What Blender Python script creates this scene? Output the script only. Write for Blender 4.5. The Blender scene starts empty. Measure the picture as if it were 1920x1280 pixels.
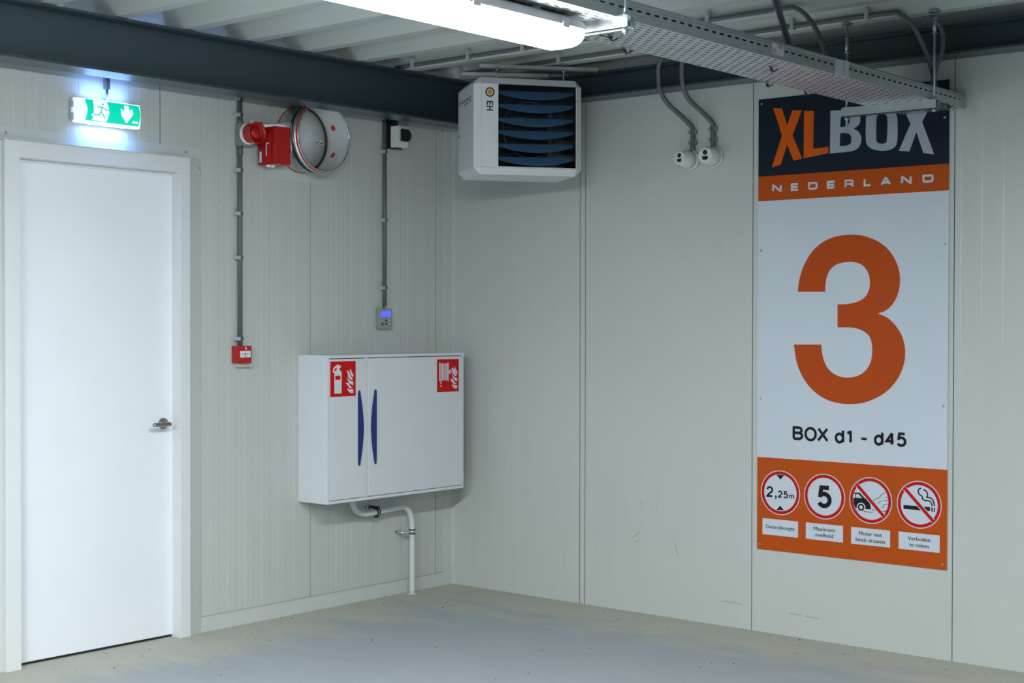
import bpy, bmesh, math, random
from mathutils import Vector, Matrix
from mathutils.geometry import tessellate_polygon

# ------------------------------------------------------------------ camera, world, lights
S = bpy.context.scene
COL = S.collection
cam_d = bpy.data.cameras.new('camera'); cam = bpy.data.objects.new('camera', cam_d); COL.objects.link(cam)
yaw, pitch, roll = math.radians(40.2677), math.radians(-0.7879), math.radians(0.0964)
fw = Vector((math.cos(pitch)*math.cos(yaw), math.cos(pitch)*math.sin(yaw), math.sin(pitch)))
rt = Vector((math.sin(yaw), -math.cos(yaw), 0)); up = rt.cross(fw)
r2 = rt*math.cos(roll)+up*math.sin(roll); u2 = up*math.cos(roll)-rt*math.sin(roll)
mw = Matrix((r2, u2, -fw)).transposed().to_4x4(); mw.translation = Vector((-6.572, -6.039, 1.57))
cam.matrix_world = mw
cam_d.sensor_width = 36; cam_d.lens = 2800.9*36/1920; cam_d.clip_end = 60
S.camera = cam
w = bpy.data.worlds.new('world'); S.world = w; w.use_nodes = True
w.node_tree.nodes['Background'].inputs[0].default_value = (0.40, 0.45, 0.50, 1)
w.node_tree.nodes['Background'].inputs[1].default_value = 0.3
S.view_settings.view_transform = 'Standard'; S.view_settings.look = 'None'
S.view_settings.gamma = 1; S.view_settings.use_curve_mapping = False
S.view_settings.exposure = 0.17
LAMP_EMIT = 108.0
def area(name, loc, sx, sy, power, color=(0.93, 0.98, 1.0)):
    d = bpy.data.lights.new(name, 'AREA'); d.shape = 'RECTANGLE'; d.size = sx; d.size_y = sy
    d.energy = power; d.color = color
    o = bpy.data.objects.new(name, d); o.location = loc; COL.objects.link(o)
    d2 = d.copy(); d2.energy = power*0.22                    # up-facing twin added to brighten the ceiling, as battens spill upwards
    o2 = bpy.data.objects.new(name, d2); o2.location = (loc[0], loc[1], loc[2]+0.05); o2.rotation_euler = (math.pi, 0, 0); COL.objects.link(o2)
    return o
# further luminaires of the same kind along the hall, beyond the frame
area('hall_lamp_light', (-6.1, -3.05, 2.45), 1.5, 0.14, 185)
area('hall_lamp_light', (-8.9, -3.05, 2.45), 1.5, 0.14, 70)
area('hall_lamp_light', (-3.1, -6.9, 2.7), 1.5, 0.14, 62)
area('hall_lamp_light', (-6.2, -8.6, 2.7), 1.5, 0.14, 62)
area('hall_lamp_light', (-9.5, -6.9, 2.7), 1.5, 0.14, 70)

# ------------------------------------------------------------------ materials
def mat(name, col, rough=0.5, metal=0.0, var=0.0, vscale=8.0, bump=0.0, bscale=200.0, emit=None, es=0.0, spec=0.5, stretch=None, coat=0.0, rvar=0.0):
    m = bpy.data.materials.new(name); m.use_nodes = True
    nt = m.node_tree; b = nt.nodes['Principled BSDF']
    b.inputs['Base Color'].default_value = (*col, 1); b.inputs['Roughness'].default_value = rough
    b.inputs['Metallic'].default_value = metal; b.inputs['Specular IOR Level'].default_value = spec
    if coat: b.inputs['Coat Weight'].default_value = coat
    if emit: b.inputs['Emission Color'].default_value = (*emit, 1); b.inputs['Emission Strength'].default_value = es
    if var or bump or rvar:
        tc = nt.nodes.new('ShaderNodeTexCoord'); mp = nt.nodes.new('ShaderNodeMapping')
        nt.links.new(tc.outputs['Object'], mp.inputs[0])
        if stretch: mp.inputs['Scale'].default_value = stretch
    if var or rvar:
        n = nt.nodes.new('ShaderNodeTexNoise'); n.inputs['Scale'].default_value = vscale; n.inputs['Detail'].default_value = 5
        nt.links.new(mp.outputs[0], n.inputs[0])
    if var:
        mx = nt.nodes.new('ShaderNodeMix'); mx.data_type = 'RGBA'
        mx.inputs[6].default_value = (*[max(0, c*(1-var)) for c in col], 1); mx.inputs[7].default_value = (*[min(1, c*(1+var)) for c in col], 1)
        nt.links.new(n.outputs['Fac'], mx.inputs[0]); nt.links.new(mx.outputs[2], b.inputs['Base Color'])
    if rvar:
        mr = nt.nodes.new('ShaderNodeMapRange'); mr.inputs[3].default_value = max(0, rough-rvar); mr.inputs[4].default_value = min(1, rough+rvar)
        nt.links.new(n.outputs['Fac'], mr.inputs[0]); nt.links.new(mr.outputs[0], b.inputs['Roughness'])
    if bump:
        n2 = nt.nodes.new('ShaderNodeTexNoise'); n2.inputs['Scale'].default_value = bscale; n2.inputs['Detail'].default_value = 3
        nt.links.new(mp.outputs[0], n2.inputs[0])
        bp = nt.nodes.new('ShaderNodeBump'); bp.inputs['Strength'].default_value = bump; bp.inputs['Distance'].default_value = 0.002
        nt.links.new(n2.outputs['Fac'], bp.inputs['Height']); nt.links.new(bp.outputs[0], b.inputs['Normal'])
    return m

M = {}
M['panel'] = mat('wall_panel_paint', (0.505, 0.535, 0.51), 0.36, var=0.05, vscale=1.6, bump=0.12, bscale=160)
M['trim'] = mat('flashing_paint', (0.54, 0.575, 0.555), 0.38, var=0.04, vscale=3)
M['frame'] = mat('door_frame_paint', (0.69, 0.71, 0.72), 0.38, var=0.03, vscale=3)
M['door'] = mat('door_leaf_paint', (0.79, 0.825, 0.87), 0.45, var=0.03, vscale=4, bump=0.08, bscale=120)
M['joint'] = mat('joint_shadow_gap', (0.05, 0.055, 0.05), 0.8)
M['beam'] = mat('blue_grey_steel_paint', (0.028, 0.047, 0.058), 0.30, var=0.25, vscale=60, bump=0.25, bscale=250)
M['deck'] = mat('deck_paint', (0.46, 0.495, 0.475), 0.45, var=0.05, vscale=2)
M['galv'] = mat('galvanised_steel', (0.50, 0.53, 0.55), 0.34, 0.85, var=0.15, vscale=30, rvar=0.10)
M['galv2'] = mat('bright_galvanised', (0.62, 0.66, 0.68), 0.24, 0.95, var=0.12, vscale=25, rvar=0.08)
M['galv3'] = mat('lightened_galvanised', (0.70, 0.73, 0.73), 0.38, 0.30, var=0.1, vscale=20)  # paler galvanised copy; its colour stands in for reflections inside the shaded duct
M['zinc'] = mat('zinc_rod', (0.35, 0.45, 0.52), 0.35, 0.8, var=0.15, vscale=50)
M['pvc'] = mat('grey_conduit', (0.105, 0.12, 0.14), 0.45, var=0.12, vscale=20)
M['pvc2'] = mat('light_grey_plastic', (0.22, 0.25, 0.26), 0.45, var=0.05)
M['clip'] = mat('clip_plastic', (0.42, 0.45, 0.46), 0.5)
M['white'] = mat('white_powder_coat', (0.66, 0.69, 0.72), 0.36, var=0.02, bump=0.06, bscale=300)
M['plastic_w'] = mat('white_plastic', (0.68, 0.71, 0.72), 0.4)
M['heater'] = mat('heater_coat', (0.63, 0.66, 0.67), 0.38, var=0.02)
M['black'] = mat('black_plastic', (0.012, 0.013, 0.014), 0.3)
M['dark'] = mat('dark_interior', (0.012, 0.016, 0.022), 0.25)
M['rubber'] = mat('black_rubber', (0.015, 0.017, 0.02), 0.6)
M['louver'] = mat('blue_louver', (0.040, 0.110, 0.21), 0.4, var=0.1, vscale=10)
M['red'] = mat('red_plastic', (0.42, 0.007, 0.007), 0.36, var=0.06)
M['redseal'] = mat('red_seal', (0.55, 0.05, 0.03), 0.5)
M['signred'] = mat('sign_red', (0.56, 0.004, 0.004), 0.4, spec=0.2)
M['print_w'] = mat('print_white', (0.66, 0.70, 0.76), 0.35)
M['blue'] = mat('blue_handle', (0.010, 0.022, 0.16), 0.4, var=0.1)
M['steel'] = mat('brushed_steel', (0.36, 0.34, 0.32), 0.28, 0.95)
M['board'] = mat('board_white', (0.56, 0.61, 0.68), 0.30, var=0.02, vscale=3)
M['navy'] = mat('board_navy', (0.006, 0.011, 0.022), 0.35, var=0.1, spec=0.25)
M['orange'] = mat('board_orange', (0.46, 0.068, 0.001), 0.36, var=0.04, vscale=3, spec=0.25)
M['orange2'] = mat('digit_orange', (0.44, 0.058, 0.001), 0.36, spec=0.25)
M['logo_o'] = mat('logo_orange', (0.66, 0.10, 0.002), 0.36, spec=0.25)
M['logo_g'] = mat('logo_grey', (0.36, 0.40, 0.46), 0.34)
M['ring'] = mat('ring_red', (0.46, 0.005, 0.006), 0.4, spec=0.2)
M['ink'] = mat('black_ink', (0.008, 0.008, 0.012), 0.4, spec=0.2)
M['amber'] = mat('amber_dot', (0.62, 0.26, 0.02), 0.4)
M['pipe'] = mat('white_pipe_paint', (0.60, 0.64, 0.65), 0.32, var=0.08, vscale=12, bump=0.1, bscale=60)
M['lamp_body'] = mat('lamp_housing', (0.42, 0.44, 0.46), 0.5)
M['diffuser'] = mat('lamp_diffuser', (0.9, 0.9, 0.9), 0.4, emit=(0.93, 0.98, 1.0), es=LAMP_EMIT)
M['exit_w'] = mat('exit_sign_lit_plastic', (0.35, 0.38, 0.42), 0.3, emit=(0.80, 0.92, 1.0), es=0.80)
M['exit_strip'] = mat('exit_sign_led_window', (0.8, 0.85, 0.9), 0.3, emit=(0.50, 0.68, 1.0), es=7.0)
M['exit_g'] = mat('exit_sign_green', (0.0, 0.4, 0.25), 0.3, emit=(0.0, 0.55, 0.36), es=0.85)
M['exit_m'] = mat('exit_man_green', (0.1, 0.5, 0.35), 0.3, emit=(0.06, 0.42, 0.36), es=0.7)
M['exit_side'] = mat('exit_sign_side', (0.5, 0.55, 0.65), 0.4)
M['lcd'] = mat('lit_display', (0.1, 0.12, 0.5), 0.3, emit=(0.07, 0.10, 1.0), es=0.9)
M['grey_btn'] = mat('thermostat_grey', (0.27, 0.31, 0.33), 0.4)
M['detglass'] = mat('detector_window', (0.06, 0.010, 0.008), 0.2)
M['detglass2'] = mat('detector_window_dark', (0.022, 0.022, 0.014), 0.2)
M['grit'] = mat('grit', (0.05, 0.045, 0.04), 0.9)
M['paper'] = mat('sticker_paper', (0.50, 0.52, 0.50), 0.6)

def floor_material():
    m = bpy.data.materials.new('worn_concrete'); m.use_nodes = True; nt = m.node_tree; b = nt.nodes['Principled BSDF']
    N = lambda t: nt.nodes.new(t); L = nt.links.new
    tc = N('ShaderNodeTexCoord'); sp = N('ShaderNodeSeparateXYZ'); L(tc.outputs['Object'], sp.inputs[0])
    def math_(op, a, b_=None):
        n = N('ShaderNodeMath'); n.operation = op
        for i, v in enumerate((a, b_)):
            if v is None: continue
            if isinstance(v, (int, float)): n.inputs[i].default_value = v
            else: L(v, n.inputs[i])
        return n.outputs[0]
    dx = math_('MULTIPLY', sp.outputs[0], -1.0); dy = math_('MULTIPLY', sp.outputs[1], -1.0)
    dmin = math_('SMOOTH_MIN', dx, dy); dmin.node.inputs[2].default_value = 0.5
    mp = N('ShaderNodeMapping'); mp.inputs['Scale'].default_value = (2.0, 0.7, 1); mp.inputs['Rotation'].default_value = (0, 0, -0.75); L(tc.outputs['Object'], mp.inputs[0])
    n1 = N('ShaderNodeTexNoise'); n1.inputs['Scale'].default_value = 2.2; n1.inputs['Detail'].default_value = 7; n1.inputs['Roughness'].default_value = 0.62; L(mp.outputs[0], n1.inputs[0])
    off = math_('MULTIPLY', math_('SUBTRACT', n1.outputs['Fac'], 0.5), 1.6)
    d = math_('ADD', dmin, off)
    r = N('ShaderNodeMapRange'); r.interpolation_type = 'SMOOTHSTEP'; r.inputs[1].default_value = 0.2; r.inputs[2].default_value = 0.72; L(d, r.inputs[0])
    n2 = N('ShaderNodeTexNoise'); n2.inputs['Scale'].default_value = 5; n2.inputs['Detail'].default_value = 8; L(mp.outputs[0], n2.inputs[0])
    c1 = N('ShaderNodeMix'); c1.data_type = 'RGBA'; c1.inputs[6].default_value = (0.28, 0.31, 0.335, 1); c1.inputs[7].default_value = (0.37, 0.40, 0.42, 1); L(n2.outputs['Fac'], c1.inputs[0])
    c2 = N('ShaderNodeMix'); c2.data_type = 'RGBA'; c2.inputs[6].default_value = (0.37, 0.37, 0.315, 1); c2.inputs[7].default_value = (0.49, 0.475, 0.405, 1); L(n2.outputs['Fac'], c2.inputs[0])
    mx = N('ShaderNodeMix'); mx.data_type = 'RGBA'; L(r.outputs[0], mx.inputs[0]); L(c2.outputs[2], mx.inputs[6]); L(c1.outputs[2], mx.inputs[7])
    # fine speckle
    n3 = N('ShaderNodeTexNoise'); n3.inputs['Scale'].default_value = 90; n3.inputs['Detail'].default_value = 2; L(tc.outputs['Object'], n3.inputs[0])
    r3 = N('ShaderNodeMapRange'); r3.inputs[3].default_value = 0.9; r3.inputs[4].default_value = 1.08; L(n3.outputs['Fac'], r3.inputs[0])
    sc = N('ShaderNodeVectorMath'); sc.operation = 'SCALE'; L(mx.outputs[2], sc.inputs[0]); L(r3.outputs[0], sc.inputs[3])
    L(sc.outputs[0], b.inputs['Base Color'])
    rr = N('ShaderNodeMapRange'); rr.inputs[3].default_value = 0.5; rr.inputs[4].default_value = 0.72; L(n2.outputs['Fac'], rr.inputs[0]); L(rr.outputs[0], b.inputs['Roughness'])
    bp = N('ShaderNodeBump'); bp.inputs['Strength'].default_value = 0.15; bp.inputs['Distance'].default_value = 0.003; L(n2.outputs['Fac'], bp.inputs['Height']); L(bp.outputs[0], b.inputs['Normal'])
    return m
M['floor'] = floor_material()

# ------------------------------------------------------------------ mesh helpers
class MB:
    def __init__(self): self.v = []; self.f = []; self.sm = []
    def add(self, vs, fs, smooth=False):
        k = len(self.v); self.v += [tuple(v) for v in vs]; self.f += [tuple(k+i for i in f) for f in fs]; self.sm += [smooth]*len(fs)
        return self
    def box(self, x0, x1, y0, y1, z0, z1, X=None):
        vs = [Vector((x, y, z)) for z in (z0, z1) for y in (y0, y1) for x in (x0, x1)]
        if X is not None: vs = [X @ v for v in vs]
        return self.add(vs, [(0, 2, 3, 1), (4, 5, 7, 6), (0, 1, 5, 4), (2, 6, 7, 3), (0, 4, 6, 2), (1, 3, 7, 5)])
    def rbox(self, x0, x1, y0, y1, z0, z1, r, axis='y', seg=4, X=None):
        """box with rounded corners in the plane perpendicular to axis"""
        if axis == 'y': a0, a1, b0, b1, c0, c1 = x0, x1, z0, z1, y0, y1; f = lambda a, b, c: (a, c, b)
        elif axis == 'x': a0, a1, b0, b1, c0, c1 = y0, y1, z0, z1, x0, x1; f = lambda a, b, c: (c, a, b)
        else: a0, a1, b0, b1, c0, c1 = x0, x1, y0, y1, z0, z1; f = lambda a, b, c: (a, b, c)
        pts = []
        for cx, cy, s in ((a1-r, b1-r, 0), (a0+r, b1-r, 1), (a0+r, b0+r, 2), (a1-r, b0+r, 3)):
            for i in range(seg+1):
                t = math.pi/2*(s+i/seg); pts.append((cx+r*math.cos(t), cy+r*math.sin(t)))
        n = len(pts); vs = [f(a, b, c0) for a, b in pts]+[f(a, b, c1) for a, b in pts]
        if X is not None: vs = [X @ Vector(v) for v in vs]
        self.add(vs, [tuple(range(n)), tuple(range(2*n-1, n-1, -1))]+[(i, (i+1) % n, n+(i+1) % n, n+i) for i in range(n)])
        return self
    def cyl(self, p0, p1, r0, r1=None, seg=20, cap=True, smooth=True):
        r1 = r0 if r1 is None else r1
        p0 = Vector(p0); p1 = Vector(p1); d = (p1-p0).normalized()
        a = d.orthogonal().normalized(); b = d.cross(a); vs = []
        for p, r in ((p0, r0), (p1, r1)):
            for i in range(seg):
                t = 2*math.pi*i/seg; vs.append(p+a*r*math.cos(t)+b*r*math.sin(t))
        self.add(vs, [(i, (i+1) % seg, seg+(i+1) % seg, seg+i) for i in range(seg)], smooth)
        if cap:
            self.add(vs[:seg], [tuple(range(seg-1, -1, -1))]); self.add(vs[seg:], [tuple(range(seg))])
        return self
    def lathe(self, origin, axis, prof, seg=40, smooth=True, capend=False):
        """prof: list of (distance along axis, radius)"""
        o = Vector(origin); d = Vector(axis).normalized(); a = d.orthogonal().normalized(); b = d.cross(a); vs = []
        for h, r in prof:
            for i in range(seg):
                t = 2*math.pi*i/seg; vs.append(o+d*h+(a*math.cos(t)+b*math.sin(t))*max(r, 1e-5))
        fs = []
        for j in range(len(prof)-1):
            for i in range(seg): fs.append((j*seg+i, j*seg+(i+1) % seg, (j+1)*seg+(i+1) % seg, (j+1)*seg+i))
        self.add(vs, fs, smooth)
        if capend: self.add(vs[-seg:], [tuple(range(seg))]); self.add(vs[:seg], [tuple(range(seg-1, -1, -1))])
        return self
    def tube(self, path, r, seg=12, smooth_path=True, sub=6, cap=True):
        P = [Vector(p) for p in path]
        if smooth_path and len(P) > 2:
            Q = []
            for i in range(len(P)-1):
                p0 = P[max(i-1, 0)]; p1 = P[i]; p2 = P[i+1]; p3 = P[min(i+2, len(P)-1)]
                for k in range(sub):
                    t = k/sub
                    Q.append(0.5*((2*p1)+(p2-p0)*t+(2*p0-5*p1+4*p2-p3)*t*t+(3*p1-p0-3*p2+p3)*t**3))
            Q.append(P[-1]); P = Q
        vs = []; a = None
        for i, p in enumerate(P):
            d = (P[min(i+1, len(P)-1)]-P[max(i-1, 0)]).normalized()
            a = d.orthogonal().normalized() if a is None else (a-d*a.dot(d)).normalized()
            b = d.cross(a)
            for k in range(seg):
                t = 2*math.pi*k/seg; vs.append(p+(a*math.cos(t)+b*math.sin(t))*r)
        fs = [(j*seg+k, j*seg+(k+1) % seg, (j+1)*seg+(k+1) % seg, (j+1)*seg+k) for j in range(len(P)-1) for k in range(seg)]
        self.add(vs, fs, True)
        if cap: self.add(vs[:seg], [tuple(range(seg-1, -1, -1))]); self.add(vs[-seg:], [tuple(range(seg))])
        return self
    def prism(self, outer, holes, f, d0, d1):
        """flat polygon (with holes) in 2D, mapped by f(u,v,d); front at d1, back at d0"""
        loops = [outer]+list(holes)
        tris = tessellate_polygon([[Vector((u, v, 0)) for u, v in l] for l in loops])
        flat = [p for l in loops for p in l]
        vs = [f(u, v, d1) for u, v in flat]; n = len(flat); vs2 = [f(u, v, d0) for u, v in flat]
        self.add(vs+vs2, [tuple(t) for t in tris])
        k = 0; fs = []
        for l in loops:
            m_ = len(l)
            for i in range(m_): fs.append((k+i, k+(i+1) % m_, n+k+(i+1) % m_, n+k+i))
            k += m_
        self.add(vs+vs2, fs)
        return self
    def stroke(self, pts, t, f, d0, d1, closed=False):
        """thick 2D polyline with mitred joints"""
        n = len(pts); P = [Vector(p) for p in pts]; L = []; R = []
        for i in range(n):
            a = P[i-1] if (i > 0 or closed) else None; b = P[(i+1) % n] if (i < n-1 or closed) else None
            d1_ = (P[i]-a).normalized() if a is not None and (P[i]-a).length > 1e-9 else None
            d2_ = (b-P[i]).normalized() if b is not None and (b-P[i]).length > 1e-9 else None
            if d1_ is None: d1_ = d2_
            if d2_ is None: d2_ = d1_
            tn = (d1_+d2_); tn = tn.normalized() if tn.length > 1e-6 else d1_
            nn = Vector((-tn.y, tn.x)); k = nn.dot(Vector((-d1_.y, d1_.x))); k = max(k, 0.45)
            L.append(P[i]+nn*t/2/k); R.append(P[i]-nn*t/2/k)
        m_ = n if closed else n-1; vs = []; fs = []
        for i in range(n): vs += [f(L[i].x, L[i].y, d1), f(R[i].x, R[i].y, d1), f(L[i].x, L[i].y, d0), f(R[i].x, R[i].y, d0)]
        for i in range(m_):
            j = (i+1) % n
            fs += [(4*i, 4*i+1, 4*j+1, 4*j), (4*i, 4*j, 4*j+2, 4*i+2), (4*i+1, 4*i+3, 4*j+3, 4*j+1)]
        if not closed: fs += [(0, 2, 3, 1), (4*(n-1), 4*(n-1)+1, 4*(n-1)+3, 4*(n-1)+2)]
        return self.add(vs, fs)
    def build(self, name, m, parent=None, bevel=0.0, fix=True):
        me = bpy.data.meshes.new(name); me.from_pydata(self.v, [], self.f)
        me.polygons.foreach_set('use_smooth', self.sm)
        if fix:
            bm = bmesh.new(); bm.from_mesh(me)
            bmesh.ops.remove_doubles(bm, verts=bm.verts, dist=1e-6)
            bmesh.ops.recalc_face_normals(bm, faces=bm.faces); bm.to_mesh(me); bm.free()
        me.materials.append(m if not isinstance(m, str) else M[m]); me.update()
        o = bpy.data.objects.new(name, me); COL.objects.link(o)
        if parent is not None:
            o.parent = parent; o.matrix_parent_inverse = Matrix.Translation(parent_world(parent)).inverted()
        if bevel:
            b = o.modifiers.new('bevel', 'BEVEL'); b.width = bevel; b.segments = 2; b.limit_method = 'ANGLE'; b.angle_limit = 0.7
        return o
def parent_world(p):
    v = Vector((0, 0, 0))
    while p is not None:
        v += p.location; p = p.parent
        break
    return v
def tag(o, label=None, cat=None, group=None, kind=None):
    for k, v in (('label', label), ('category', cat), ('group', group), ('kind', kind)):
        if v: o[k] = v
    return o
def thing(name, label, cat, loc, group=None):
    o = bpy.data.objects.new(name, None); o.empty_display_size = 0.1; COL.objects.link(o); o.location = loc
    return tag(o, label, cat, group)
def struct(name, label=None):
    o = bpy.data.objects.new(name, None); COL.objects.link(o); o['kind'] = 'structure'
    if label: o['label'] = label
    return o
LW = lambda u, v, d: (u, -d, v)          # left wall: u = x, v = z, d = distance into the room
RW = lambda u, v, d: (-d, -u, v)         # right wall: u = -y, v = z
def ring(cx, cy, r, n=48): return [(cx+r*math.cos(2*math.pi*i/n), cy+r*math.sin(2*math.pi*i/n)) for i in range(n)]
THREE = [(2.3323, 1.7168), (2.3363, 1.7547), (2.3469, 1.799), (2.3675, 1.8505), (2.4005, 1.9014), (2.4415, 1.9407), (2.4864, 1.9664), (2.5351, 1.9822), (2.5833, 1.9885), (2.6233, 1.9893), (2.6787, 1.983), (2.7337, 1.9652), (2.7804, 1.9408), (2.8191, 1.9076), (2.85, 1.8641), (2.8694, 1.8176), (2.8765, 1.768), (2.8722, 1.7256), (2.8587, 1.6832), (2.8321, 1.6444), (2.8053, 1.6231), (2.7644, 1.6082), (2.8055, 1.5925), (2.8402, 1.5662), (2.871, 1.5308), (2.894, 1.485), (2.9042, 1.4285), (2.8985, 1.3719), (2.876, 1.3147), (2.8419, 1.2677), (2.796, 1.227), (2.7379, 1.1964), (2.683, 1.1779), (2.6196, 1.1705), (2.5554, 1.1732), (2.4986, 1.1865), (2.4452, 1.2119), (2.3954, 1.2524), (2.3535, 1.3091), (2.3255, 1.3754), (2.3117, 1.4549), (2.4629, 1.4567), (2.4697, 1.4075), (2.4854, 1.3637), (2.51, 1.3312), (2.5426, 1.3101), (2.5789, 1.3), (2.6149, 1.2995), (2.6507, 1.3055), (2.6862, 1.3223), (2.7136, 1.3502), (2.729, 1.3829), (2.7351, 1.4261), (2.7317, 1.4691), (2.7206, 1.4977), (2.6969, 1.5191), (2.6653, 1.5334), (2.6256, 1.5404), (2.5857, 1.5417), (2.5511, 1.5416), (2.5505, 1.6538), (2.5851, 1.6536), (2.625, 1.6577), (2.6646, 1.669), (2.696, 1.6882), (2.7132, 1.7132), (2.7216, 1.749), (2.7174, 1.7886), (2.7032, 1.8176), (2.6795, 1.8411), (2.6478, 1.8541), (2.612, 1.8579), (2.572, 1.8545), (2.5358, 1.8429), (2.5075, 1.8194), (2.4914, 1.7853), (2.4851, 1.7525), (2.4836, 1.7151)]
LOGO_X = [(2.1892, 2.6394), (2.2394, 2.6303), (2.2693, 2.5447), (2.2974, 2.6173), (2.3502, 2.6112), (2.299, 2.4936), (2.3539, 2.374), (2.3063, 2.3668), (2.2688, 2.4505), (2.2339, 2.3525), (2.1827, 2.3417), (2.24, 2.496)]
LOGO_L = [(2.3629, 2.6083), (2.4166, 2.6035), (2.4145, 2.4179), (2.4966, 2.4213), (2.4968, 2.3909), (2.362, 2.3752)]
LOGO_B = [(2.508, 2.5962), (2.6122, 2.59), (2.6475, 2.5773), (2.6652, 2.5544), (2.6665, 2.533), (2.6584, 2.515), (2.6333, 2.4984), (2.6568, 2.4831), (2.6715, 2.458), (2.6717, 2.4313), (2.6601, 2.4082), (2.6397, 2.3953), (2.6073, 2.3902), (2.506, 2.3888)]
LOGO_B_H1 = [(2.5637, 2.5605), (2.5916, 2.5661), (2.6094, 2.5539), (2.6095, 2.5325), (2.5948, 2.5149), (2.5604, 2.5119)]
LOGO_B_H2 = [(2.5606, 2.4828), (2.598, 2.4809), (2.6158, 2.4677), (2.6206, 2.4486), (2.616, 2.4302), (2.5983, 2.4208), (2.5585, 2.4206)]
LOGO_O = [(2.6973, 2.541), (2.703, 2.567), (2.7203, 2.5814), (2.7577, 2.586), (2.7978, 2.5823), (2.8348, 2.5685), (2.8548, 2.5458), (2.8594, 2.5166), (2.8594, 2.4276), (2.8499, 2.3995), (2.8274, 2.3854), (2.7932, 2.381), (2.7588, 2.3851), (2.7271, 2.3953), (2.7038, 2.4156), (2.6967, 2.4454)]
LOGO_O_H = [(2.7533, 2.5467), (2.7636, 2.5553), (2.7923, 2.5539), (2.8066, 2.5395), (2.8055, 2.4291), (2.7987, 2.4175), (2.7787, 2.4153), (2.7586, 2.4216), (2.7511, 2.4359)]
LOGO_X2 = [(2.867, 2.3757), (2.9251, 2.498), (2.8855, 2.578), (2.9386, 2.5774), (2.9543, 2.5422), (2.9718, 2.5769), (3.0241, 2.5747), (2.9833, 2.5008), (3.0435, 2.3454), (2.9897, 2.3565), (2.9548, 2.4576), (2.9203, 2.3687)]
G_NED = [('N', 2.1852, 2.2154, 2.239, 2.2543), ('E', 2.2911, 2.2166, 2.3341, 2.2562), ('D', 2.3865, 2.2154, 2.4391, 2.2563), ('E', 2.49, 2.217, 2.5339, 2.2559), ('R', 2.5857, 2.2174, 2.633, 2.2555), ('L', 2.6862, 2.2173, 2.7251, 2.2545), ('A', 2.7741, 2.2172, 2.8283, 2.2551), ('N', 2.8791, 2.2185, 2.9323, 2.2571), ('D', 2.9861, 2.2179, 3.0409, 2.2572)]
G_BOX = [('B', 2.3063, 0.9812, 2.3661, 1.0504), ('O', 2.3721, 0.9785, 2.4412, 1.0508), ('X', 2.442, 0.9793, 2.5058, 1.0512), ('d', 2.5383, 0.9774, 2.5899, 1.0477), ('1', 2.5992, 0.9791, 2.6303, 1.0477), ('-', 2.6806, 1.0005, 2.7091, 1.0123), ('d', 2.7461, 0.9783, 2.7962, 1.0476), ('4', 2.8059, 0.9799, 2.8555, 1.0471), ('5', 2.8629, 0.978, 2.9134, 1.0472)]
G_225 = [('2', 2.1593, 0.687, 2.1983, 0.7418), (',', 2.2076, 0.6777, 2.2185, 0.6967), ('2', 2.2255, 0.6873, 2.2508, 0.7244), ('5', 2.2561, 0.687, 2.2824, 0.724), ('m', 2.2876, 0.6861, 2.3175, 0.7077)]
G_5 = [('5', 2.4451, 0.6554, 2.5239, 0.7671)]
TRI1 = [(2.2163, 0.8017), (2.261, 0.8025), (2.239, 0.7788)]
TRI2 = [(2.2162, 0.6249), (2.2603, 0.6258), (2.2387, 0.6477)]
CIRC = [(2.2384, 0.7126, 0.1119, 0.1122), (2.4842, 0.7132, 0.1112, 0.113), (2.7305, 0.7123, 0.1117, 0.1131), (2.9782, 0.7113, 0.111, 0.1131)]
RECTS = [[(2.137, 0.5779), (2.3395, 0.5788), (2.3399, 0.4982), (2.1374, 0.4975)], [(2.3829, 0.5771), (2.586, 0.5789), (2.5864, 0.4978), (2.3827, 0.4968)], [(2.6293, 0.5774), (2.8329, 0.5768), (2.8333, 0.4965), (2.6297, 0.4961)], [(2.876, 0.5766), (3.0811, 0.5764), (3.0816, 0.4953), (2.8765, 0.495)]]
TXT = [('Doorrijhoogte', 2.1585, 2.3192, 0.5299), ('Maximum', 2.4267, 2.5413, 0.5435), ('snelheid', 2.4354, 2.5325, 0.5141), ('Motor niet', 2.6713, 2.7908, 0.5429), ('laten draaien', 2.6544, 2.8064, 0.5124), ('Verboden', 2.9223, 3.0338, 0.543), ('te roken', 2.9309, 3.0263, 0.5135)]
CAR = [(2.6431, 0.744), (2.6722, 0.7462), (2.6795, 0.741), (2.7003, 0.7207), (2.7124, 0.7195), (2.724, 0.7069), (2.7323, 0.6806), (2.7323, 0.6698), (2.7029, 0.6697), (2.6601, 0.671), (2.6501, 0.6708), (2.6417, 0.6913), (2.6393, 0.7183), (2.6515, 0.7193), (2.6491, 0.7387), (2.6431, 0.7392)]
CAR_WIN = [(2.6547, 0.7377), (2.668, 0.7387), (2.6872, 0.7205), (2.6548, 0.7201)]
WHEEL = [(2.6815, 0.6764), (2.6814, 0.6969), (2.6814, 0.6921), (2.6814, 0.6848)]
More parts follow.
